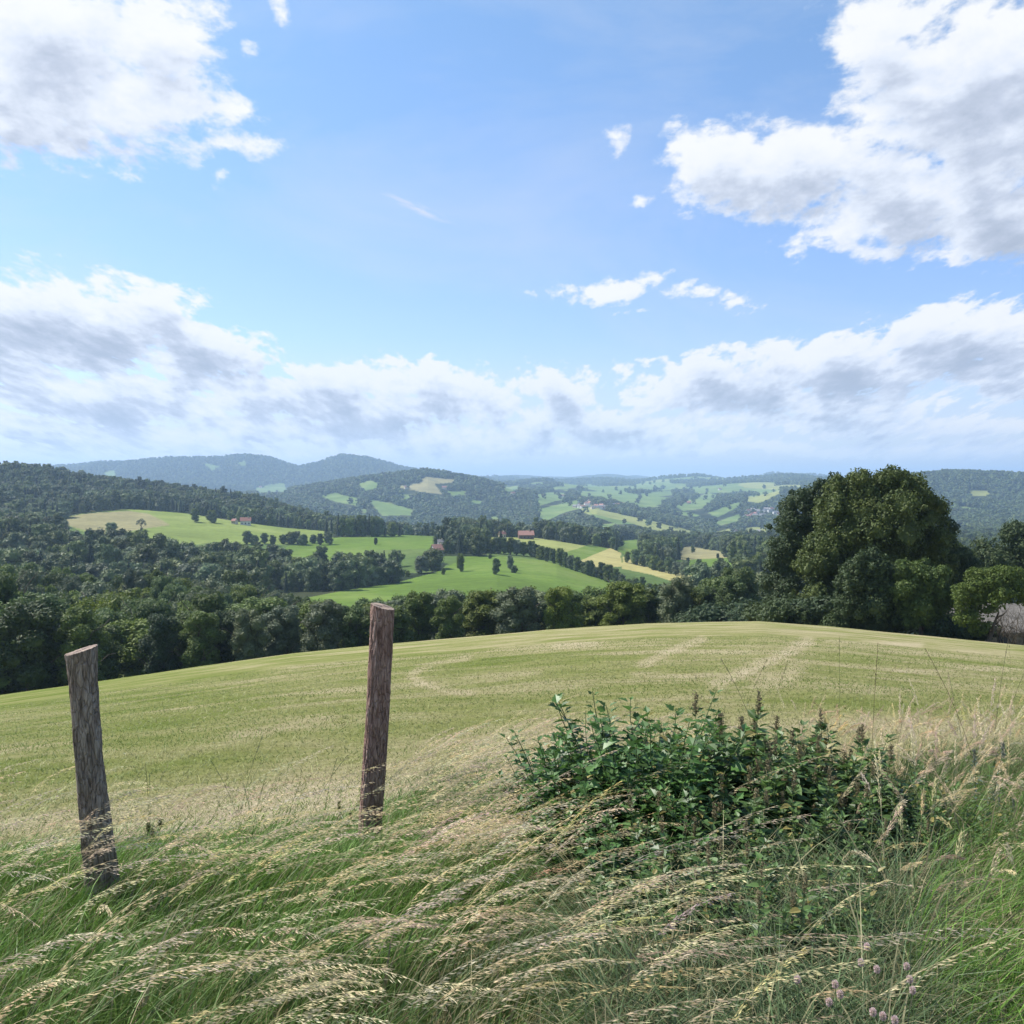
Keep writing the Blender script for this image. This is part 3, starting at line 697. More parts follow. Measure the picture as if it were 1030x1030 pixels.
for i, (px, yd) in enumerate([(1004, 78), (1018, 79), (1032, 77), (1045, 78)]):
    xx = (px - 515) / F * yd; o = link('bare_shrub', TW[i % 2], None, (xx, yd, h1(xx, yd))); o.rotation_euler[2] = i * 1.9
    tag(o, 'leafless brown twiggy shrub under the crooked tree at the right edge', 'shrub', 'bare shrubs at the right edge')
M['boards'] = paint('weathered_boards', (.15, .138, .122), var=.4, sc=2.0)
xx = (1010 - 515) / F * 104; zz = h1(xx, 104)
house(xx, 104, E - (652 - H0) / F * 104, 12, 8, 2.4, -.15, 'grey weathered shed half hidden behind the bare shrubs at the right edge', None, wall='boards', roof='boards', name='shed', rh=2.2)


# ---- woodland stuff: instanced crowns, far too many to count
def variants_collection(name, objs):
    c = bpy.data.collections.new(name)
    for i, me in enumerate(objs):
        o = bpy.data.objects.new(name + '_crown', me); c.objects.link(o)
    return c
def scatter(name, P, S, coll, label, cat, wz=None):
    me = bpy.data.meshes.new(name); me.vertices.add(len(P)); me.vertices.foreach_set('co', np.asarray(P, np.float32).ravel())
    a = me.attributes.new('scl', 'FLOAT_VECTOR', 'POINT'); a.data.foreach_set('vector', np.asarray(S, np.float32).ravel())
    a = me.attributes.new('rot', 'FLOAT', 'POINT'); a.data.foreach_set('value', RNG.random(len(P)).astype(np.float32) * 6.28)
    o = link(name, me); tag(o, label, cat, kind='stuff')
    ng = bpy.data.node_groups.new(name, 'GeometryNodeTree'); ng.interface.new_socket('Geometry', in_out='INPUT', socket_type='NodeSocketGeometry'); ng.interface.new_socket('Geometry', in_out='OUTPUT', socket_type='NodeSocketGeometry')
    gi = N(ng, 'NodeGroupInput'); go = N(ng, 'NodeGroupOutput'); ip = N(ng, 'GeometryNodeInstanceOnPoints'); ci = N(ng, 'GeometryNodeCollectionInfo')
    ci.inputs[0].default_value = coll; ci.inputs['Separate Children'].default_value = True; ci.inputs['Reset Children'].default_value = True
    ip.inputs['Pick Instance'].default_value = True
    at = N(ng, 'GeometryNodeInputNamedAttribute', data_type='FLOAT_VECTOR'); at.inputs[0].default_value = 'scl'
    ar = N(ng, 'GeometryNodeInputNamedAttribute', data_type='FLOAT'); ar.inputs[0].default_value = 'rot'
    cx = N(ng, 'ShaderNodeCombineXYZ'); L(ng, ar.outputs[0], cx.inputs[2])
    L(ng, gi.outputs[0], ip.inputs['Points']); L(ng, ci.outputs[0], ip.inputs['Instance']); L(ng, at.outputs[0], ip.inputs['Scale']); L(ng, cx.outputs[0], ip.inputs['Rotation'])
    L(ng, ip.outputs[0], go.inputs[0])
    md = o.modifiers.new('scatter', 'NODES'); md.node_group = ng
    return o
MV = []
for s in range(5):
    mb = MB(); crown(mb, make_lobes(rng, 1.0, .40 + .05 * (s % 3), .02, 14), 2400, .05, rng, .70, ico=ICO1); MV.append(mb.mesh('crown', [M['leaf_far']]))
mb = MB(); crown(mb, make_lobes(rng, .85, .46, .02, 16), 2400, .05, rng, .70, ico=ICO1); MV.append(mb.mesh('crown', [M['leaf_pale']]))
mb = MB(); crown(mb, make_lobes(rng, 1.15, .34, .02, 12), 2400, .05, rng, .70, ico=ICO1); MV.append(mb.mesh('crown', [M['leaf_far']]))
MV.append(conifer_mesh(1.02, .22, 900, .06)); MV.append(conifer_mesh(.95, .2, 900, .055))
cm = variants_collection('woodland', MV)
LV = []
for s in range(4):
    mb = MB(); crown(mb, make_lobes(rng, 1.0, .5, .02, 6), 120, .16, rng, .95, ico=icosphere(0)); LV.append(mb.mesh('crown', [M['leaf_far']]))
cl = variants_collection('distant_woodland', LV)
def clear_of_fields(X, Y, Z, h):
    ok = landuse(X, Y, Z) == 0
    for kx, ky, kw, kr in KEEP: ok &= ~((np.abs(X - kx * Y / ky) < kw) & (Y > ky - kr) & (Y < ky + kw))
    ok &= landuse(X, Y, Z + h * .55) == 0
    ok &= landuse(X, Y, Z + h * .95) == 0
    ok |= (RNG.random(len(X)) < .012) & (Y > 1500)
    return ok
# mid woods
pts = []
Yv = 262.
while Yv < 1650:
    st = 8.6 + Yv * .0022; xs = np.arange(-.75 * Yv, .75 * Yv, st); pts.append(np.stack([xs + RNG.uniform(-st * .4, st * .4, len(xs)), Yv + RNG.uniform(-st * .4, st * .4, len(xs))], 1)); Yv += st * 1.05
pts = np.concatenate(pts); Xp, Yp = pts[:, 0], pts[:, 1]; Zp = hz(Xp, Yp); h = RNG.uniform(10, 17.5, len(Xp)) * (1 + .4 * fbm(Xp / 60, Yp / 60, 2))
px = 515 + F * Xp / Yp
ok = clear_of_fields(Xp, Yp, Zp, h) & ((Yp > 455) | (px < 262))
# keep the slope round the valley meadow open where the photograph shows grass
Pm = np.stack([Xp, Yp, Zp - .4], 1)[ok]; hm = h[ok]; wm = RNG.uniform(.85, 1.15, len(hm))
scatter('woodland', Pm, np.stack([hm * wm, hm * wm, hm], 1), cm, 'dark mixed woods covering the valley sides between the fields', 'woodland')
# far woods
pts = []
Yv = 1650.
while Yv < 9000:
    st = 9 + (Yv - 1650) * .0048; xs = np.arange(-.62 * Yv, .62 * Yv, st); pts.append(np.stack([xs + RNG.uniform(-st * .45, st * .45, len(xs)), Yv + RNG.uniform(-st * .45, st * .45, len(xs))], 1)); Yv += st * 1.25
pts = np.concatenate(pts); Xp, Yp = pts[:, 0], pts[:, 1]; Zp = hz(Xp, Yp); h = RNG.uniform(10, 16, len(Xp)) * (1 + (Yp - 1650) * .00012)
ok = clear_of_fields(Xp, Yp, Zp, h)
# open patchwork: scattered small clearings on the far hills
op = fbm(Xp / 260. + 40, Yp / 420. + 11, 3); ok &= ~((op > .24) & (Yp < 5200))
Pf = np.stack([Xp, Yp, Zp - .5], 1)[ok]; hf = h[ok]
scatter('distant_woodland', Pf, np.stack([hf * 1.2, hf * 1.2, hf], 1), cl, 'blue green forests covering the far hills', 'woodland')
print('maxz', Pm[:,2].max(), Pf[:,2].max(), 'woodland', len(Pm), len(Pf), 'trees', NTREE[0])

# ------------------------------------------------------------------ foreground verge
def gz(x, y): return hz(x, y)
def vcol_material(name, transl=.3, rough=.55, spec=.3, bumpy=False, isl=.3):
    m, nt = mat(name); at = N(nt, 'ShaderNodeAttribute', attribute_name='col'); geo = N(nt, 'ShaderNodeNewGeometry')
    c = mixc(nt, 1.0, at.outputs['Color'], mapr(nt, geo.outputs['Random Per Island'], 0, 1, 1 - isl, 1 + isl), 'MULTIPLY')
    finish_diffuse(nt, c, rough, transl=transl, spec=spec); return m
M['grass'] = vcol_material('grass_blades'); M['straw'] = vcol_material('seed_heads', .4, .7, .15, isl=.25)
def ribbons(root, hgt, dirx, diry, bend, droop, width, seg, c0, c1, rng, wt=None):
    """curved tapering blades; returns V,Q,cols"""
    n = len(root); t = np.linspace(0, 1, seg + 1)[None, :, None]
    h = hgt[:, None]; T = t[..., 0]
    X = root[:, 0:1] + dirx[:, None] * h * bend[:, None] * T ** 1.8
    Y = root[:, 1:2] + diry[:, None] * h * bend[:, None] * T ** 1.8
    Z = root[:, 2:3] + h * (T - droop[:, None] * T ** 2.6)
    P = np.stack([X, Y, Z], -1)
    a = rng.random(n) * math.pi; wv = np.stack([np.cos(a), np.sin(a) * .5, np.zeros(n)], 1)[:, None, :]
    prof = (1 - T ** 2.2) * .5 + .03 if wt is None else np.full_like(T, .5) * wt
    off = wv * (width[:, None] * prof)[..., None]
    V = np.stack([P - off, P + off], 2).reshape(-1, 3)
    k = seg + 1; base = (np.arange(n) * k * 2)[:, None]; s = np.arange(seg)[None, :] * 2
    q = np.stack([base + s, base + s + 1, base + s + 3, base + s + 2], -1).reshape(-1, 4)
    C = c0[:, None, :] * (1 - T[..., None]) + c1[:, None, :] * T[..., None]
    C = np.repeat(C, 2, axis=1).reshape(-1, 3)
    return V, q, C, P
def edge_y(px): return np.interp(px, [-200, 0, 120, 250, 360, 420, 520, 620, 760, 900, 1030, 1250], [4.7, 4.75, 4.9, 5.0, 5.3, 5.9, 6.6, 6.8, 6.6, 6.4, 6.6, 6.6])
def region(n, y0, y1, rng, wfun, margin=.8):
    out = []; tot = 0
    while tot < n:
        m = int(n * 1.5); y = np.sqrt(rng.random(m) * (y1 ** 2 - y0 ** 2) + y0 ** 2); x = (rng.random(m) * 2 - 1) * (.60 * y1 + margin)
        ok = np.abs(x) < .60 * y + margin; x, y = x[ok], y[ok]; px = 515 + F * x / y
        k = rng.random(len(x)) < wfun(x, y, px); out.append(np.stack([x[k], y[k]], 1)); tot += k.sum()
    P = np.concatenate(out)[:n]; return P[:, 0], P[:, 1]
g = np.random.default_rng(21)
def in_edge(x, y, px): return (y < edge_y(px) + .25 * fbm(x * 1.3, y * 1.3, 2) * 2).astype(float)
# green blades
mb = MB()
n = 95000
x, y = region(n, 1.35, 7.0, g, lambda x, y, px: in_edge(x, y, px) * np.clip(.25 + 1.5 * (fbm(x * 1.1, y * 1.1, 3) + .35), .12, 1) * np.where((px > 530) & (px < 930) & (y > 3.5), .22, 1))
z = gz(x, y) - .02; px = 515 + F * x / y
ht = (.22 + .26 * g.random(n)) * (1 + .5 * fbm(x * .9 + 5, y * .9, 2)); ht *= np.where(y < 2.6, .8, 1) * np.where((px < 230) & (y < 3.95) & (y > 2.8), .72, 1); ht *= np.where((px < 420) & (y > 4.3), .72, 1)
ht *= np.where((px > 620) & (px < 900) & (y > 2.2), np.where(y > 3.3, .62, .85), 1); a = g.normal(size=n) * .9; dx, dy = np.cos(a), np.sin(a) * .8 - .1
lush = np.clip(.5 + 1.6 * fbm(x * .7 + 3, y * .7 + 8, 3), 0, 1) * np.where((px > 560) & (px < 910), .35, 1); lush = np.where((px > 900) & (y < 3.7), 1, lush); lush = np.where((px < 420) & (y > 3.0), np.maximum(lush, .75), lush)
dryb = g.random(n) < (.10 + .16 * (px > 560) + .12 * (fbm(x * 2, y * 2, 2) > .1))
c1 = np.array([.09, .13, .045])[None] * (1 - lush[:, None]) + np.array([.17, .30, .055])[None] * lush[:, None]
c1 = c1 * (.75 + .5 * g.random((n, 1))); c1[dryb] = np.array([.36, .31, .17]) * (.7 + .5 * g.random((dryb.sum(), 1)))
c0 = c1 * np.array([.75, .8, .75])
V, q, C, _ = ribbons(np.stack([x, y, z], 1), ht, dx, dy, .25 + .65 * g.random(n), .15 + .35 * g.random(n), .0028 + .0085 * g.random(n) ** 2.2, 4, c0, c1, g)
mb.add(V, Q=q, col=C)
# matted dead litter at the feet
n = 22000
x, y = region(n, 1.35, 7.2, g, lambda x, y, px: in_edge(x, y - .25, px)); z = gz(x, y)
a = g.random(n) * 6.28; cc = np.array([.20, .165, .10]) * (.5 + .8 * g.random((n, 1)))
V, q, C, _ = ribbons(np.stack([x, y, z], 1), .05 + .08 * g.random(n), np.cos(a), np.sin(a), 1 + 1.5 * g.random(n), .2 + .4 * g.random(n), .003 + .003 * g.random(n), 3, cc, cc, g); mb.add(V, Q=q, col=C)
tag(link('tall_grass', mb.mesh('tall_grass', [M['grass']])), 'long green grass of the unmown verge in the foreground', 'grass', kind='stuff')

# wind-bent stalks with feathery heads
def stalks(n, wf, hr, br, dr, ang, spik, col, y0=1.5, y1=7.4, headlen=.34, blen=.035, name='seed_grass', label='', stemw=.0016, sl=.014, sw=.0024):
    x, y = region(n, y0, y1, g, wf); z = gz(x, y); mb = MB()
    h = hr[0] + (hr[1] - hr[0]) * g.random(n); a = ang[0] + g.normal(size=n) * ang[1]; dx, dy = np.cos(a), np.sin(a)
    b = br[0] + (br[1] - br[0]) * g.random(n); d = dr[0] + (dr[1] - dr[0]) * g.random(n)
    cs = np.array(col)[None] * (.75 + .45 * g.random((n, 1))) * (1 + .12 * g.normal(size=(n, 3)) * np.array([.3, .5, 1]))
    c0 = np.tile(np.array([.13, .17, .06]), (n, 1)); seg = 9
    V, q, C, P = ribbons(np.stack([x, y, z], 1), h, dx, dy, b, d, np.full(n, stemw), seg, c0, cs, g, wt=1.0)
    mb.add(V, Q=q, col=np.clip(C, 0, 1))
    # spikelets
    m = n * spik; idx = np.repeat(np.arange(n), spik); t = 1 - headlen * g.random(m) ** .8
    f = t * seg; i0 = np.clip(f.astype(int), 0, seg - 1); fr = (f - i0)[:, None]
    A = P[idx, i0] * (1 - fr) + P[idx, i0 + 1] * fr; tg = P[idx, i0 + 1] - P[idx, i0]; tg /= np.linalg.norm(tg, axis=1)[:, None]
    side = g.normal(size=(m, 3)); side -= (side * tg).sum(1)[:, None] * tg; side /= np.linalg.norm(side, axis=1)[:, None]
    wind = np.stack([dx[idx], dy[idx], np.zeros(m)], 1)
    bd = tg * 1.3 + side * .34 + wind * .30 + np.array([0, 0, -.42]) ; bd /= np.linalg.norm(bd, axis=1)[:, None]
    taper = np.clip((1 - t) / headlen * 2.2 + .15, 0, 1)[:, None]
    S = A + bd * blen * taper * g.random((m, 1)); l = (sl * (.7 + .6 * g.random(m)))[:, None]
    wv = np.cross(bd, g.normal(size=(m, 3))); wv /= np.linalg.norm(wv, axis=1)[:, None]; wv *= sw * .5 * (.7 + .6 * g.random((m, 1)))
    V = np.stack([S, S + bd * l * .45 + wv, S + bd * l, S + bd * l * .45 - wv], 1).reshape(-1, 3)
    cc = np.repeat(cs[idx] * (.8 + .4 * g.random((m, 1))), 4, axis=0)
    mb.add(V, Q=np.arange(4 * m).reshape(-1, 4), col=np.clip(cc, 0, 1))
    tag(link(name, mb.mesh(name, [M['straw']])), label, 'grass', kind='stuff')
def wl(x, y, px):
    k = in_edge(x, y - .3, px) * np.clip(.35 + 2.2 * (fbm(x * 1.2 + 2, y * 1.2, 3) + .2), .05, 1)
    k *= np.interp(px, [-100, 60, 200, 330, 400, 560, 640, 760, 1100], [.5, .45, .35, .4, 1, .8, .22, .08, .05])
    k = k * np.where((px > 545) & (y > 3.3), .25, 1)
    k = k * np.where(y > 4.9, .45, 1) * np.where((y < 3.4) & (px > 380) & (px < 640), .6, 1)
    return k * np.where((px < 360) & (y > 4.0), .18, 1)
stalks(900, wl, (.50, .86), (.45, 1.05), (.24, .52), (-.05, .34), 125, (.74, .61, .39), label='pale feathery seed heads bent to the right by the wind', headlen=.42, blen=.042)
stalks(520, lambda x, y, px: in_edge(x, y - .4, px) * ((px > 800) & (y > 3.0)) * np.where(px < 880, .45, 1) * np.where(px > 1010, .5, 1), (.45, .80), (.12, .45), (.08, .5), (.3, 1.2), 110, (.64, .52, .33), label='pale drooping plumes of dry grass right of the nettles', name='plume_grass', headlen=.3, blen=.03)
stalks(200, lambda x, y, px: ((px > 380) & (px < 640) & (y > 4.6) & (y < edge_y(px) + .5)) * 1., (.30, .5), (.6, 1.2), (.35, .6), (-.1, .5), 70, (.52, .48, .29), label='short pale seed grass along the meadow edge behind the right post', name='short_seed_grass')
stalks(20, lambda x, y, px: in_edge(x, y - .5, px) * ((px > 700)) * (y > 3.8) * 1., (.85, 1.1), (.1, .4), (0, .12), (.4, 2.5), 26, (.15, .13, .08), label='tall thin dark stalks rising above the weeds on the right', name='tall_stalks', headlen=.18, blen=.008, stemw=.0022)
stalks(60, lambda x, y, px: (px < 330) * (y > 4.3) * in_edge(x, y, px), (.40, .62), (.1, .5), (0, .15), (.2, 1.0), 14, (.18, .20, .09), label='thin green stalks along the meadow edge between the posts', name='thin_stalks', headlen=.16, blen=.01, stemw=.0025)

mb = MB(); n = 11000
x, y = region(n, 2.0, 3.7, g, lambda x, y, px: ((px > 590) & (px < 930)) * 1.); z = gz(x, y); a = g.random(n) * 6.28
cc = np.where(g.random((n, 1)) < .3, np.array([[.30, .28, .15]]), np.array([[.13, .19, .08]])) * (.6 + .7 * g.random((n, 1)))
V, q, C, _ = ribbons(np.stack([x, y, z], 1), .28 + .24 * g.random(n), np.cos(a), np.sin(a), .3 + .9 * g.random(n), .2 + .7 * g.random(n), .003 + .006 * g.random(n) ** 2, 6, cc * .8, cc, g); mb.add(V, Q=q, col=C)
tag(link('tangled_grass', mb.mesh('tangled_grass', [M['grass']])), 'tangle of dull green and dry bent blades in front of the nettles', 'grass', kind='stuff')
# short mown turf
mb = MB(); n = 150000
yy = 4.3 + (34 - 4.3) * g.random(n) ** 1.9; xx = (g.random(n) * 2 - 1) * (.60 * yy + .6); zz = gz(xx, yy)
dry = np.clip(.41 + 1.5 * fbm(xx * .25, yy * 1.0, 4) + .12 * g.normal(size=n) + np.interp(yy, [5, 9], [.2, 0]) - np.interp(515 + F * xx / yy, [0, 250], [.12, 0]), 0, 1)[:, None]
cc = (1 - dry) * np.array([.16, .235, .045]) + dry * np.array([.42, .38, .18]); cc = cc * (.75 + .5 * g.random((n, 1)))
a = g.random(n) * 6.28; lie = .6 + 2.2 * g.random(n) * dry[:, 0] + .3
V, q, C, _ = ribbons(np.stack([xx, yy, zz - .005], 1), (.022 + .035 * g.random(n)) * np.interp(yy, [5, 17, 34], [1, 1.0, .8]), np.cos(a), np.sin(a), lie, .1 + .4 * g.random(n), (.0035 + .003 * g.random(n)) * np.interp(yy, [5, 17, 34], [1, 2.4, 4]), 2, cc * .9, cc, g)
mb.add(V, Q=q, col=C)
tag(link('meadow_stubble', mb.mesh('meadow_stubble', [M['grass']])), 'short mown grass and scattered dry hay on the meadow', 'grass', kind='stuff')

# ------------------------------------------------------------------ fence posts
def post(label, pxt, rowt, pxb, rowb, Yd, wpx_top, wpx_mid, wpx_bot, slope, cols, bow=0.0, seed=1):
    r_ = np.random.default_rng(seed)
    s = Yd / F; top = np.array([(pxt - 515) * s, Yd, E - (rowt - H0) * s]); bot = np.array([(pxb - 515) * s, Yd, E - (rowb - H0) * s])
    d = (top - bot) / (top[2] - bot[2]); g0 = h1(bot[0], Yd) - .35
    root = bot + d * (g0 - bot[2]); Hh = top[2] - g0
    nz, na = 170, 110; V = np.zeros((nz, na, 3)); th = np.arange(na) / na * 2 * math.pi
    for i in range(nz):
        t = i / (nz - 1); zl = Hh * t; fr = np.clip((zl - (bot[2] - g0)) / (top[2] - bot[2]), -.3, 1)
        rad = np.interp(fr, [0, .5, .86, 1], [wpx_bot, wpx_mid, wpx_mid * 1.02, wpx_top]) * s * .5
        a = th * rad / .02
        lobes = 1 + .05 * np.sin(2 * th + 1.1 + t * 1.5) + .03 * np.sin(3 * th + t * 4)
        cx = np.cos(th) * 2.4 + 20; cy_ = np.sin(th) * 2.4 + 30
        n1 = vnoise(cx * 2.6 + seed * 9, cy_ * 2.6 + zl * 9.0); n2 = vnoise(cx * 6.5 + zl * 17 + seed, cy_ * 6.5 - zl * 11); n3 = vnoise(cx * 4 + seed * 3, cy_ * 4 + zl * 30 + 50)
        crack = np.abs(n1 - .5) * 2; crack = np.clip(crack * 3.0, 0, 1)
        rr = rad * (lobes + (crack - 1) * .11 + (n2 - .5) * .07 + (n3 - .5) * .06)
        V[i, :, 0] = np.cos(th) * rr + d[0] * zl + bow * math.sin(math.pi * min(1, max(0, fr))) * s; V[i, :, 1] = np.sin(th) * rr; V[i, :, 2] = zl
        if t > .9: V[i, :, 2] += slope(np.cos(th), np.sin(th)) * s * ((t - .9) / .1)
    i_ = np.arange(nz * na).reshape(nz, na); Q = np.stack([i_[:-1], np.roll(i_, -1, 1)[:-1], np.roll(i_, -1, 1)[1:], i_[1:]], -1).reshape(-1, 4)
    m, nt = mat('post_bark'); tc = N(nt, 'ShaderNodeTexCoord'); P = tc.outputs['Object']; v = scaled(nt, P, (1, 1, .28))
    vo = N(nt, 'ShaderNodeTexVoronoi', feature='DISTANCE_TO_EDGE'); vo.inputs['Scale'].default_value = 62
    wq = N(nt, 'ShaderNodeVectorMath', operation='ADD'); L(nt, v, wq.inputs[0]); wnn = N(nt, 'ShaderNodeTexNoise'); wnn.inputs['Scale'].default_value = 30; wnn.inputs['Detail'].default_value = 4; L(nt, v, wnn.inputs['Vector']); L(nt, scaled(nt, wnn.outputs[1], (.03, .03, .03)), wq.inputs[1]); L(nt, wq.outputs[0], vo.inputs['Vector'])
    n1 = noise(nt, v, 38, 7, .68, .4); n2 = noise(nt, P, 9, 4, .6); hgt = math_(nt, 'ADD', mapr(nt, vo.outputs['Distance'], 0, .10, 0, .5), math_(nt, 'MULTIPLY', n1, 1.6))
    c = ramp(nt, n1, [(.28, cols[0]), (.5, cols[1]), (.72, cols[2])]); c = mixc(nt, mapr(nt, vo.outputs['Distance'], 0, .05, .38, 0), c, tuple(.6 * q_ for q_ in cols[0]))
    c = mixc(nt, mapr(nt, n2, .52, .62, 0, .5), c, cols[3])
    finish_diffuse(nt, c, .92, hgt, 1.0, .012, spec=.15)
    e = empty('fence_post', tuple(root), label, 'fence post')
    link('bark_shaft', np_mesh('bark_shaft', V.reshape(-1, 3), Q, mats=[m], smooth=True), e)
    # sawn end: rings from the rim to the centre
    rim = V[-1]; c_ = rim.mean(0); Vc = [rim + np.array([0, 0, .0])]; 
    for f in (.96, .7, .4, .12): Vc.append(c_ + (rim - c_) * f + np.array([0, 0, .0015]) + r_.normal(size=(na, 3)) * .0005)
    Vc = np.array(Vc); k = len(Vc); j = np.arange(k * na).reshape(k, na); Qc = np.stack([j[:-1], np.roll(j, -1, 1)[:-1], np.roll(j, -1, 1)[1:], j[1:]], -1).reshape(-1, 4)
    Vf = np.vstack([Vc.reshape(-1, 3), c_ + np.array([0, 0, .0015])]); T = np.array([(j[-1][a_], j[-1][(a_ + 1) % na], k * na) for a_ in range(na)])
    m2, nt = mat('sawn_wood'); tc = N(nt, 'ShaderNodeTexCoord'); n1 = noise(nt, scaled(nt, tc.outputs['Object'], (1, 6, 1)), 25, 5, .6)
    finish_diffuse(nt, ramp(nt, n1, [(.3, (.20, .15, .12)), (.7, (.38, .30, .24))]), .9, n1, .5, .004)
    link('sawn_end', np_mesh('sawn_end', Vf, Qc, T, mats=[m2], smooth=False), e)
    return e
post('thick grey barked wooden post with a slanted sawn top at the left', 82, 653, 101, 872, 3.9, 31, 26, 31, lambda c, s: 4.5 * c + 1.2 * s - 1, [(.16, .125, .10), (.34, .28, .235), (.54, .46, .40), (.22, .16, .13)], -1.5, 3)
post('taller reddish brown wooden post leaning slightly right of the grey barked post', 385, 610, 373, 815, 4.6, 23, 22.5, 22.5, lambda c, s: -3 * c + .6 * s, [(.17, .10, .08), (.38, .245, .205), (.56, .41, .35), (.29, .175, .14)], 1.0, 8)

# ------------------------------------------------------------------ weeds
M['weed'] = vcol_material('weed_leaves', .3, .45, .4, isl=.3); M['stem'] = vcol_material('weed_stems', 0, .6, .2, isl=.1)
def leaf_template(kind):
    if kind == 'lobed': o = [(0, 0), (.10, .13), (.30, .40), (.42, .22), (.55, .30), (.66, .13), (1, 0)]
    elif kind == 'nettle': o = [(0, 0), (.08, .20), (.22, .27), (.42, .26), (.62, .18), (.82, .08), (1, 0)]
    elif kind == 'round': o = [(0, 0), (.15, .25), (.4, .36), (.7, .30), (.9, .15), (1, 0)]
    else: o = [(0, 0), (.2, .07), (.5, .10), (.8, .06), (1, 0)]
    V = []; F3 = []
    mid_ = [(x, 0, -.10 * x * x) for x, _ in o]
    up = [(x, w_, -.10 * x * x + .35 * w_) for x, w_ in o]; dn = [(x, -w_, -.10 * x * x + .35 * w_) for x, w_ in o]
    V = mid_ + up + dn; k = len(o); Q = []
    for i in range(k - 1): Q += [(i, i + 1, k + i + 1, k + i), (i, 2 * k + i, 2 * k + i + 1, i + 1)]
    return np.array(V), np.array(Q)
LT = {k: leaf_template(k) for k in ('lobed', 'nettle', 'round', 'lance')}
def stamp(mb, kind, P, fw, size, cols, rng):
    Vt, Qt = LT[kind]; n = len(P); fw = fw / np.linalg.norm(fw, axis=1)[:, None]
    up = np.tile([0, 0, 1.], (n, 1)) + rng.normal(size=(n, 3)) * .3; sd = np.cross(up, fw); sd /= np.linalg.norm(sd, axis=1)[:, None]; up = np.cross(fw, sd)
    V = P[:, None] + (Vt[None, :, 0:1] * fw[:, None] + Vt[None, :, 1:2] * sd[:, None] + Vt[None, :, 2:3] * up[:, None]) * size[:, None, None]
    k = len(Vt); Q = (Qt[None] + (np.arange(n) * k)[:, None, None]).reshape(-1, 4)
    mb.add(V.reshape(-1, 3), Q=Q, col=np.repeat(cols, k, axis=0))
def weed(rng, H, kind, nst, spread, lsize, pairs, col, scol=(.09, .13, .05), spike=None, lean=.25, whorl=2, bare=.1):
    """one clump: stems + foliage (+ flower spikes)"""
    st = MB(); fo = MB(); fls = []
    for s_ in range(nst):
        a = rng.random() * 6.28; rr = spread * rng.random() ** .5 * (0 if nst == 1 else 1); hh = H * (.7 + .35 * rng.random()) if nst > 1 else H
        x0, y0 = rr * math.cos(a) * .5, rr * math.sin(a) * .5; ln = lean * (.4 + rng.random())
        k = 9; t = np.linspace(0, 1, k); ddx = math.cos(a) * ln + rng.normal() * .05; ddy = math.sin(a) * ln + rng.normal() * .05
        P = np.stack([x0 + ddx * hh * t ** 1.4, y0 + ddy * hh * t ** 1.4, hh * t * (1 - .08 * t) - .03], 1) + rng.normal(size=(k, 3)) * .004
        v, q, tt = tube(P, .0035 * np.linspace(1.2, .35, k), 5); st.add(v, q, tt, col=scol)
        m = pairs * whorl; tl = bare + (1 - bare) * (np.repeat((np.arange(pairs) + .5) / pairs, whorl)) + rng.normal(size=m) * .008; tl = np.clip(tl, 0, 1)
        f = tl * (k - 1); i0 = np.clip(f.astype(int), 0, k - 2); fr = (f - i0)[:, None]; A = P[i0] * (1 - fr) + P[i0 + 1] * fr
        an = np.repeat(np.arange(pairs) * 1.57 + rng.random() * 3, whorl) + np.tile(np.arange(whorl) * 6.283 / whorl, pairs) + rng.normal(size=m) * .25
        fw = np.stack([np.cos(an), np.sin(an), .35 - .55 * rng.random(m) + .5 * (tl > .9)], 1)
        sz = lsize * (.4 + .75 * rng.random(m)) * (1.05 - .55 * tl ** 3)
        cc = np.array(col)[None] * (.6 + .7 * rng.random((m, 1))) * (1 + .5 * (tl[:, None] - .5)); yl = (rng.random(m) < .06)[:, None]; cc = np.where(yl, np.array([.28, .24, .08]), cc)
        stamp(fo, kind, A + fw * .008, fw, sz, cc, rng)
        if spike is not None:
            fl = MB(); fls.append(fl); n = 110; u = .80 + .26 * rng.random(n); B = P[-1][None] * (u[:, None]) + P[0][None] * (1 - u[:, None]); B = P[-1] + np.array([0, 0, 1]) * ((u - .86) * hh)[:, None] * .45
            dd = rng.normal(size=(n, 3)); dd[:, 2] -= .2; B = B + dd * .007
            V_, Q_ = leaf_quads(B, dd, .009 + .006 * rng.random(n), rng); fl.add(V_, Q=Q_, col=np.array(spike))
    return st.mesh('stems', [M['stem']]), fo.mesh('foliage', [M['weed']]), [f_.mesh('flower_spike', [M['straw']]) for f_ in fls]
def put_weed(ms, name, px, row_top, Yd, H, label, cat, group=None, rz=None, s=None):
    x = (px - 515) / F * Yd; z = h1(x, Yd); top = E - (row_top - H0) / F * Yd; s = s or max(.4, (top - z) / (H * (.86 if name == 'nettle' else (.90 if px < 660 else 1.0) if name == 'leafy_weed' and H == .6 else 1)))
    e = empty(name, (x, Yd, z - .01), label, cat, group, random.random() * 6.28 if rz is None else rz); e.scale = (s, s, s)
    link('stems', ms[0], e); link('foliage', ms[1], e)
    for me in ms[2]: link('flower_spike', me, e)
    return e
w_ = np.random.default_rng(33)
GR1 = (.062, .13, .03); GR2 = (.075, .13, .036)
bushm = weed(w_, .62, 'lobed', 18, .26, .074, 18, GR1, lean=.30, whorl=3)
bush2 = weed(w_, .55, 'lobed', 16, .26, .07, 18, (.07, .145, .032), lean=.26, whorl=3)
LB = 'dark green bushy weed with lobed leaves at the left end of the weed patch'; GB = 'bushy lobed leaved weeds'
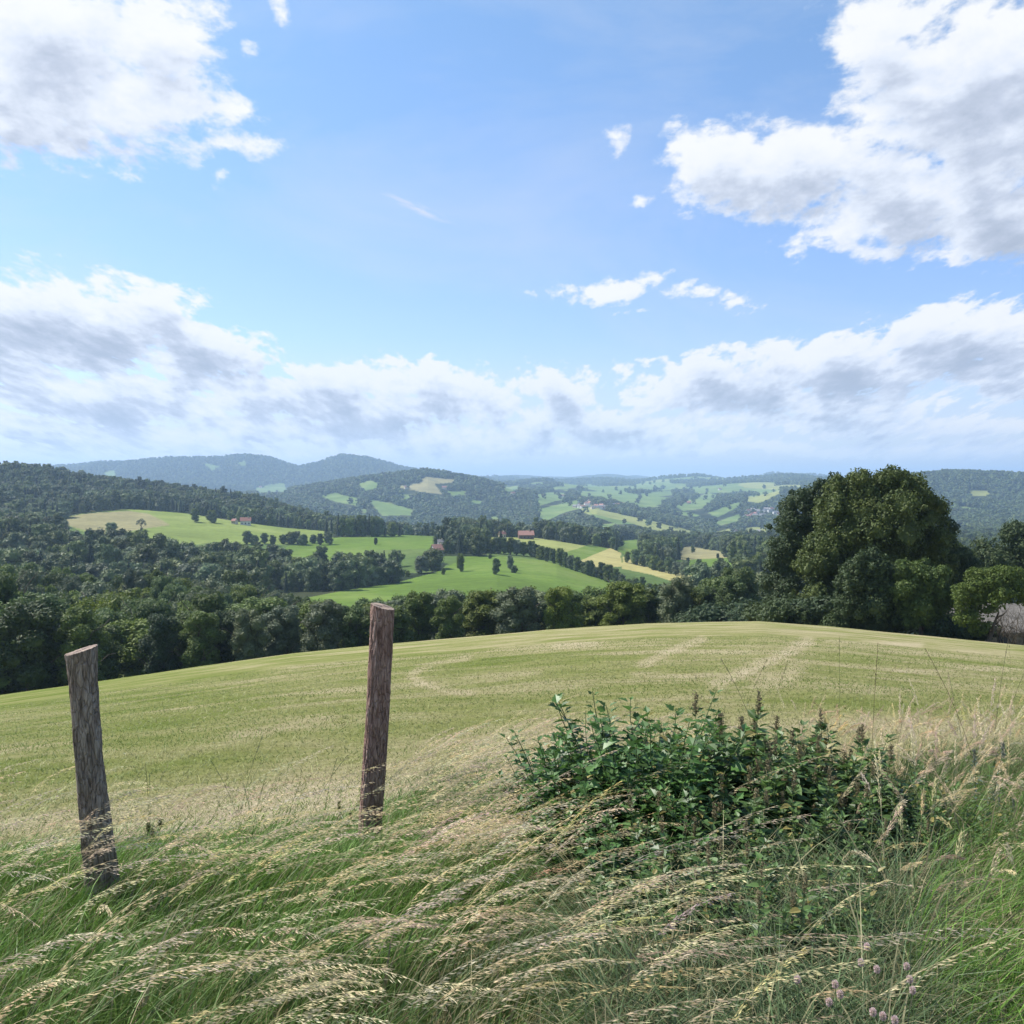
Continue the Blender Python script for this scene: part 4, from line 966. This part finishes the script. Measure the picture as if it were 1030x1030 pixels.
for i, (px, r, Y_) in enumerate([(632, 712, 4.35), (600, 733, 4.2), (565, 735, 4.4), (655, 742, 4.1), (620, 760, 3.95), (575, 765, 4.05), (548, 770, 4.3), (688, 745, 4.5), (640, 790, 3.75), (600, 795, 3.8), (645, 722, 4.2), (618, 728, 4.5), (585, 742, 4.1), (605, 755, 3.95), (665, 765, 3.9), (560, 795, 3.8), (672, 735, 4.35), (530, 772, 4.45), (625, 825, 3.4), (660, 835, 3.45)]):
    put_weed(bushm if i % 2 == 0 else bush2, 'leafy_weed', px + 6 + 20 * max(0, min(1, (640 - px) / 80)), r - 2, Y_, .60, LB if i else 'tallest leafy weed whose top stands highest above the left end of the weed patch', 'weed', GB if i else None)
put_weed(weed(w_, .3, 'lobed', 4, .1, .06, 7, GR1), 'leafy_weed', 492, 755, 4.9, .3, 'small leafy weed standing alone left of the weed patch', 'weed')
net = [weed(w_, .62, 'nettle', 6, .24, .078, 14, GR2, spike=(.22, .19, .11) if i == 1 else None, lean=.16, whorl=4) for i in range(4)]
tops = [(705, 738, 4.5), (722, 722, 4.5), (738, 745, 4.35), (755, 735, 4.6), (772, 742, 4.4), (790, 738, 4.6), (808, 752, 4.4), (825, 745, 4.7), (850, 738, 4.6), (868, 757, 4.4), (890, 765, 4.6), (700, 770, 4.1), (728, 775, 4.0), (752, 768, 4.1), (780, 775, 4.05), (805, 780, 4.0), (832, 778, 4.15), (858, 790, 4.0), (880, 800, 4.1), (690, 805, 3.7), (720, 812, 3.65), (750, 808, 3.7), (782, 815, 3.7), (812, 820, 3.65), (845, 828, 3.7), (665, 815, 3.6), (900, 800, 4.3), (920, 780, 4.6), (945, 800, 4.4), (730, 850, 3.4), (780, 855, 3.4), (830, 862, 3.4), (714, 752, 4.3), (745, 752, 4.45), (765, 757, 4.3), (798, 760, 4.3), (818, 762, 4.3), (840, 768, 4.4), (880, 778, 4.4), (775, 735, 4.7), (800, 738, 4.7), (838, 742, 4.65), (862, 750, 4.6), (895, 772, 4.5), (915, 800, 4.2), (870, 830, 3.8), (895, 845, 3.7), (760, 745, 4.35), (785, 752, 4.2), (810, 768, 4.1), (820, 800, 3.85), (855, 812, 3.9), (735, 790, 3.85), (765, 795, 3.85), (640, 860, 3.2), (670, 870, 3.15), (930, 830, 4.0), (950, 835, 3.9), (975, 815, 4.2), (1000, 830, 4.0), (1020, 815, 4.3), (960, 870, 3.5), (905, 880, 3.4), (1005, 875, 3.5), (640, 890, 3.0), (690, 895, 2.95), (745, 900, 2.9), (790, 905, 2.85), (850, 905, 2.9), (700, 840, 3.4), (760, 835, 3.5), (805, 845, 3.45), (860, 850, 3.5), (690, 862, 3.1), (740, 868, 3.05), (800, 872, 3.05), (850, 876, 3.1), (770, 895, 2.8), (870, 915, 2.9)]
for i, (px, r, Y_) in enumerate(tops):
    sp = len(net[i % 4][2]) > 0; back = r < 762
    put_weed(net[i % 4], 'nettle', px + random.uniform(-4, 4), r, Y_, .60, ('nettle with brownish flower spikes on the skyline of the weed patch' if sp else 'plain green nettle on the skyline of the weed patch') if back else ('nettle with brownish spikes low in the front of the weed patch' if sp else 'plain green nettle low in the front of the weed patch'), 'nettle', ('spiked' if sp else 'plain') + (' nettles at the back of the patch' if back else ' nettles at the front of the patch'))
mug = weed(w_, .75, 'lance', 2, .05, .06, 22, (.10, .15, .11), lean=.05, whorl=4, spike=(.16, .18, .15))
put_weed(mug, 'mugwort', 985, 732, 4.6, .78, 'upright grey green mugwort standing above the dry plumes at the right', 'weed')
put_weed(mug, 'mugwort', 1012, 790, 4.4, .78, 'second, lower grey green mugwort at the right edge', 'weed')
dock = weed(w_, .42, 'lance', 3, .08, .10, 7, (.09, .13, .05), lean=.25, whorl=2, spike=(.12, .13, .06))
put_weed(dock, 'dock_plant', 141, 818, 4.35, .42, 'dark stalk with narrow leaves right behind the left post', 'weed')
put_weed(dock, 'dock_plant', 352, 800, 4.9, .42, 'small narrow leaved weed at the foot of the right post', 'weed')
# clover heads at the bottom
hd = MB(); n = 170; d_ = w_.normal(size=(n, 3)); d_ /= np.linalg.norm(d_, axis=1)[:, None]; V_, Q_ = leaf_quads(d_ * .011, np.cross(d_, w_.normal(size=(n, 3))), .009, w_, .4); hd.add(V_, Q=Q_, col=(.70, .56, .53)); HD = hd.mesh('flower_head', [M['straw']])
stm = MB(); v, q, tt = tube([(0, 0, -.34), (.01, 0, -.15), (0, 0, 0)], .0018, 5); stm.add(v, q, tt, col=(.10, .16, .06)); SM = stm.mesh('stem', [M['stem']])
for i, (px, r, Y_) in enumerate([(872, 952, 2.9), (866, 968, 2.85), (882, 975, 2.8), (912, 972, 2.85), (915, 985, 2.8), (840, 990, 2.7), (834, 1008, 2.65), (888, 1022, 2.6), (900, 1026, 2.55), (878, 1018, 2.6), (802, 985, 2.75), (845, 1000, 2.68), (918, 996, 2.75)]):
    Y_ -= .45
    e = empty('clover_flower', ((px - 515) / F * Y_, Y_, E - (r - H0) / F * Y_), 'pale pink clover head on a thin stem among the grass at the lower right', 'flower', 'clover flowers at the lower right'); e.scale = (.62, .62, .75); link('flower_head', HD, e); link('stem', SM, e)
clo = weed(w_, .28, 'round', 9, .2, .022, 9, (.07, .15, .04), lean=.35, whorl=3)
for i, (px, r, Y_) in enumerate([(860, 985, 2.8), (905, 1000, 2.75), (830, 1010, 2.7), (945, 1000, 2.8), (985, 1010, 2.8), (880, 1030, 2.6), (780, 1000, 2.75)]):
    put_weed(clo, 'clover_plant', px, r, Y_, .28, 'low small leaved clover plant in the grass at the lower right', 'weed', 'clover plants at the lower right')


# ------------------------------------------------------------------ air
bb = MB(); x0, x1, y0, y1, z0, z1 = -36000., 36000., -60., 22500., -900., 300.
v = np.array([(x, y, z) for x in (x0, x1) for y in (y0, y1) for z in (z0, z1)])
bb.add(v, Q=[(0, 1, 3, 2), (4, 6, 7, 5), (0, 4, 5, 1), (2, 3, 7, 6), (0, 2, 6, 4), (1, 5, 7, 3)])
hm_, nt = mat('haze'); out = N(nt, 'ShaderNodeOutputMaterial'); pv = N(nt, 'ShaderNodeVolumePrincipled')
pv.inputs['Color'].default_value = (.52, .73, 1.0, 1); pv.inputs['Density'].default_value = 1.15e-4; pv.inputs['Anisotropy'].default_value = .2
L(nt, pv.outputs[0], out.inputs['Volume'])
tag(link('haze', bb.mesh('haze', [hm_])), 'thin blue summer haze over the valley', 'haze', kind='stuff')

# ------------------------------------------------------------------ sky, sun, camera
SUN_EL = R(50); SUN_AZ = math.atan2(-.86, .42)      # azimuth measured from +Y towards +X: from the left, a little ahead
sdir = Vector((math.sin(SUN_AZ) * math.cos(SUN_EL), math.cos(SUN_AZ) * math.cos(SUN_EL), math.sin(SUN_EL)))
sl = bpy.data.lights.new('sun', 'SUN'); sl.energy = 4.6; sl.angle = R(.5); sl.color = (1, .95, .87)
so = bpy.data.objects.new('sun', sl); COL.objects.link(so); so.rotation_euler = sdir.to_track_quat('Z', 'Y').to_euler(); so.location = (0, 0, 50)
w = bpy.data.worlds.new('World'); scene.world = w; w.use_nodes = True; nt = w.node_tree; nt.nodes.clear()
out = N(nt, 'ShaderNodeOutputWorld'); tc = N(nt, 'ShaderNodeTexCoord'); D = tc.outputs['Generated']
sky = N(nt, 'ShaderNodeTexSky', sky_type='NISHITA'); sky.sun_disc = False; sky.sun_elevation = SUN_EL; sky.sun_rotation = SUN_AZ; sky.altitude = 400; sky.air_density = 1.0; sky.dust_density = .6; sky.ozone_density = 2.0
BLOBS = [ # cumulus masses: photo column, row, half width, half height
 (60, 50, 165, 105), (10, 110, 150, 60), (135, 105, 120, 52), (195, 142, 62, 20), (150, 30, 90, 62), (250, 40, 13, 16), (290, 12, 12, 15), (221, 175, 8, 7),
 (20, 310, 140, 52), (110, 330, 105, 48), (190, 352, 90, 32), (240, 362, 46, 18), (-40, 360, 150, 45), (330, 388, 140, 25), (430, 392, 75, 24), (250, 405, 150, 20), (490, 408, 60, 20), (560, 392, 50, 24), (30, 395, 60, 9),
 (60, 432, 220, 18), (300, 432, 240, 18), (600, 425, 170, 22), (400, 410, 230, 22), (100, 395, 140, 30), (730, 392, 110, 32), (850, 368, 135, 36), (975, 345, 130, 42), (800, 402, 190, 18), (1010, 375, 90, 24), (930, 425, 220, 14), (180, 456, 300, 9), (520, 446, 260, 11), (760, 452, 300, 9), (980, 450, 160, 11),
 (605, 293, 66, 12), (742, 305, 30, 17), (705, 296, 16, 6), (645, 196, 20, 10), (618, 147, 22, 24), (635, 313, 16, 5),
 (890, 60, 75, 80), (960, 80, 150, 130), (800, 170, 130, 52), (730, 155, 58, 48), (900, 205, 130, 62), (1000, 220, 110, 50), (862, 252, 34, 20), (1020, 130, 130, 130), (690, 215, 30, 10),
 (-180, 250, 90, 60), (1250, 200, 120, 90), (1300, 380, 160, 40), (-250, 380, 160, 40)]
gt = bpy.data.node_groups.new('cumulus', 'ShaderNodeTree'); gt.interface.new_socket('Vector', in_out='INPUT', socket_type='NodeSocketVector'); gt.interface.new_socket('Density', in_out='OUTPUT', socket_type='NodeSocketFloat')
gi = N(gt, 'NodeGroupInput'); go = N(gt, 'NodeGroupOutput')
wn = N(gt, 'ShaderNodeTexNoise'); wn.inputs['Scale'].default_value = 7; wn.inputs['Detail'].default_value = 3; L(gt, gi.outputs[0], wn.inputs['Vector'])
wv = N(gt, 'ShaderNodeVectorMath', operation='MULTIPLY_ADD'); L(gt, wn.outputs[1], wv.inputs[0]); wv.inputs[1].default_value = (.07, .05, 0); wv.inputs[2].default_value = (-.035, -.025, 0)
wa = N(gt, 'ShaderNodeVectorMath', operation='ADD'); L(gt, wv.outputs[0], wa.inputs[0]); L(gt, gi.outputs[0], wa.inputs[1]); V0 = wa.outputs[0]
acc = None
for bx, by, rx, ry in BLOBS:
    s = N(gt, 'ShaderNodeVectorMath', operation='SUBTRACT'); L(gt, V0, s.inputs[0]); s.inputs[1].default_value = ((bx - 515) / F, (H0 - by) / F, 0)
    m_ = N(gt, 'ShaderNodeVectorMath', operation='MULTIPLY'); L(gt, s.outputs[0], m_.inputs[0]); m_.inputs[1].default_value = (F / rx, F / ry, 0)
    ln = N(gt, 'ShaderNodeVectorMath', operation='LENGTH'); L(gt, m_.outputs[0], ln.inputs[0])
    o_ = math_(gt, 'SUBTRACT', 1.0, ln.outputs['Value'])
    if max(rx, ry) < 35: o_ = math_(gt, 'SUBTRACT', o_, .25)
    o_ = math_(gt, 'MULTIPLY', o_, (min(1.0, .36 + min(rx, ry) / 55) if rx > 70 else min(1.0, .16 + min(rx, ry) / 55)))
    acc = o_ if acc is None else math_(gt, 'MAXIMUM', acc, o_)
sg = N(gt, 'ShaderNodeSeparateXYZ'); L(gt, gi.outputs[0], sg.inputs[0]); vb = math_(gt, 'MAXIMUM', math_(gt, 'ADD', sg.outputs[1], .20), .1)
sc1 = N(gt, 'ShaderNodeCombineXYZ'); L(gt, math_(gt, 'DIVIDE', sg.outputs[0], vb), sc1.inputs[0]); L(gt, math_(gt, 'MULTIPLY', math_(gt, 'LOGARITHM', vb, math.e), 1.35), sc1.inputs[1])
nA = noise(gt, sc1.outputs[0], 7.0, 9, .6, .2); nB = noise(gt, sc1.outputs[0], 19, 6, .6)
base = math_(gt, 'MAXIMUM', acc, -1.2)
dn = math_(gt, 'ADD', base, math_(gt, 'MULTIPLY', math_(gt, 'SUBTRACT', nA, .5), 2.1))
dn = math_(gt, 'ADD', dn, math_(gt, 'MULTIPLY', math_(gt, 'SUBTRACT', nB, .5), 1.15))
L(gt, dn, go.inputs[0])
sp = N(nt, 'ShaderNodeSeparateXYZ'); L(nt, D, sp.inputs[0])
yy = math_(nt, 'MAXIMUM', math_(nt, 'ABSOLUTE', sp.outputs[1]), .12)
cu = N(nt, 'ShaderNodeCombineXYZ'); L(nt, math_(nt, 'DIVIDE', sp.outputs[0], yy), cu.inputs[0]); L(nt, math_(nt, 'DIVIDE', sp.outputs[2], yy), cu.inputs[1])
UV = cu.outputs[0]
def dens(vec):
    g = N(nt, 'ShaderNodeGroup'); g.node_tree = gt; L(nt, vec, g.inputs[0]); return g.outputs[0]
def shift(dx, dy):
    a = N(nt, 'ShaderNodeVectorMath', operation='ADD'); L(nt, UV, a.inputs[0]); a.inputs[1].default_value = (dx, dy, 0); return a.outputs[0]
sv = N(nt, 'ShaderNodeSeparateXYZ'); L(nt, UV, sv.inputs[0]); vsc = math_(nt, 'MULTIPLY', math_(nt, 'ADD', math_(nt, 'MAXIMUM', sv.outputs[1], 0), .12), 2.2)
def shiftv(dx, dy):
    a = N(nt, 'ShaderNodeVectorMath', operation='SCALE'); a.inputs[0].default_value = (dx, dy, 0); L(nt, vsc, a.inputs['Scale'])
    c = N(nt, 'ShaderNodeVectorMath', operation='ADD'); L(nt, UV, c.inputs[0]); L(nt, a.outputs[0], c.inputs[1]); return c.outputs[0]
d0 = dens(UV); d1 = dens(shiftv(-.006, .016)); d2 = dens(shiftv(-.014, .045))
mask = N(nt, 'ShaderNodeMapRange', interpolation_type='SMOOTHSTEP'); L(nt, d0, mask.inputs[0]); mask.inputs[1].default_value = -.04; L(nt, mapr(nt, sv.outputs[1], .12, .3, .24, .44), mask.inputs[2])
occ = math_(nt, 'ADD', math_(nt, 'MULTIPLY', math_(nt, 'MAXIMUM', d1, 0), .45), math_(nt, 'MULTIPLY', math_(nt, 'MAXIMUM', d2, 0), .75))
inn = noise(nt, scaled(nt, UV, (1, 1.6, 1)), 9, 6, .6, .3)
occ = math_(nt, 'ADD', math_(nt, 'DIVIDE', occ, mapr(nt, sv.outputs[1], .12, .42, 1.22, 1.9)), mapr(nt, inn, .3, .7, -.16, .16))
lit = N(nt, 'ShaderNodeMapRange', interpolation_type='SMOOTHSTEP'); L(nt, occ, lit.inputs[0]); lit.inputs[1].default_value = .0; lit.inputs[2].default_value = 1.0
ccol = ramp(nt, lit.outputs[0], [(0, (.98, .99, 1.0)), (.3, (.80, .86, .97)), (.6, (.60, .66, .79)), (1, (.44, .50, .62))])
bs = N(nt, 'ShaderNodeBackground'); bs.inputs[1].default_value = .112
elev = N(nt, 'ShaderNodeSeparateXYZ'); L(nt, D, elev.inputs[0])
tint = mixc(nt, 1.0, sky.outputs[0], ramp(nt, elev.outputs[2], [(0, (.82, .80, .96)), (.18, (.80, .84, 1.0)), (.45, (.82, .97, 1.04))]), 'MULTIPLY'); L(nt, tint, bs.inputs[0])
bc = N(nt, 'ShaderNodeBackground'); bc.inputs[1].default_value = .60; L(nt, ccol, bc.inputs[0])
# thin milky veil low over the horizon and faint cirrus
vv = N(nt, 'ShaderNodeSeparateXYZ'); L(nt, UV, vv.inputs[0])
veil = mapr(nt, vv.outputs[1], .0, .15, .85, 0.0)
cn = noise(nt, scaled(nt, UV, (1.2, 14, 1)), 3, 5, .6, .3); veil = math_(nt, 'MULTIPLY', veil, mapr(nt, cn, .35, .6, .55, 1.1), True)
ci_ = noise(nt, scaled(nt, shift(3, 1), (1.5, 3.2, 1)), 1.6, 7, .62, .5); cir = mapr(nt, ci_, .45, .8, 0, .38)
st = N(nt, 'ShaderNodeVectorMath', operation='SUBTRACT'); L(nt, UV, st.inputs[0]); st.inputs[1].default_value = ((422 - 515) / F, (H0 - 210) / F, 0)
sr = N(nt, 'ShaderNodeVectorRotate', rotation_type='Z_AXIS'); L(nt, st.outputs[0], sr.inputs[0]); sr.inputs['Angle'].default_value = .38
sm = N(nt, 'ShaderNodeVectorMath', operation='MULTIPLY'); L(nt, sr.outputs[0], sm.inputs[0]); sm.inputs[1].default_value = (1 / .062, 1 / .0085, 0)
sl_ = N(nt, 'ShaderNodeVectorMath', operation='LENGTH'); L(nt, sm.outputs[0], sl_.inputs[0])
wis = math_(nt, 'MULTIPLY', mapr(nt, sl_.outputs['Value'], 0, 1, .9, 0), mapr(nt, noise(nt, scaled(nt, sr.outputs[0], (1, 5, 1)), 26, 5, .6, .4), .35, .6, .2, 1.2), True)
cir = math_(nt, 'MAXIMUM', cir, wis)
mk = math_(nt, 'MAXIMUM', mask.outputs[0], 0)
bv = N(nt, 'ShaderNodeBackground'); bv.inputs[0].default_value = (.80, .85, .96, 1); bv.inputs[1].default_value = .56
m1 = N(nt, 'ShaderNodeMixShader'); L(nt, math_(nt, 'MAXIMUM', veil, cir), m1.inputs[0]); L(nt, bs.outputs[0], m1.inputs[1]); L(nt, bv.outputs[0], m1.inputs[2])
m2 = N(nt, 'ShaderNodeMixShader'); L(nt, mk, m2.inputs[0]); L(nt, m1.outputs[0], m2.inputs[1]); L(nt, bc.outputs[0], m2.inputs[2]); L(nt, m2.outputs[0], out.inputs[0])

cam = bpy.data.cameras.new('camera'); co = bpy.data.objects.new('camera', cam); COL.objects.link(co); scene.camera = co
cam.sensor_fit = 'HORIZONTAL'; cam.sensor_width = 36; cam.lens = 36 * F / 1030; co.location = (0, 0, E); co.rotation_euler = (R(90), 0, 0)
cam.shift_y = -(515 - H0) / 1030; cam.clip_start = .05; cam.clip_end = 60000
scene.view_settings.view_transform = 'Standard'; scene.view_settings.look = 'None'; scene.view_settings.exposure = 0.75; scene.view_settings.gamma = 1.0
scene.render.engine = 'CYCLES'
cy = scene.cycles; cy.use_denoising = True; cy.max_bounces = 6; cy.diffuse_bounces = 3; cy.transmission_bounces = 3; cy.glossy_bounces = 2; cy.volume_bounces = 1; cy.transparent_max_bounces = 6
try: cy.denoiser = 'OPENIMAGEDENOISE'; cy.denoising_prefilter = 'ACCURATE'
except Exception: pass
scene.render.resolution_x = 1024; scene.render.resolution_y = 1024
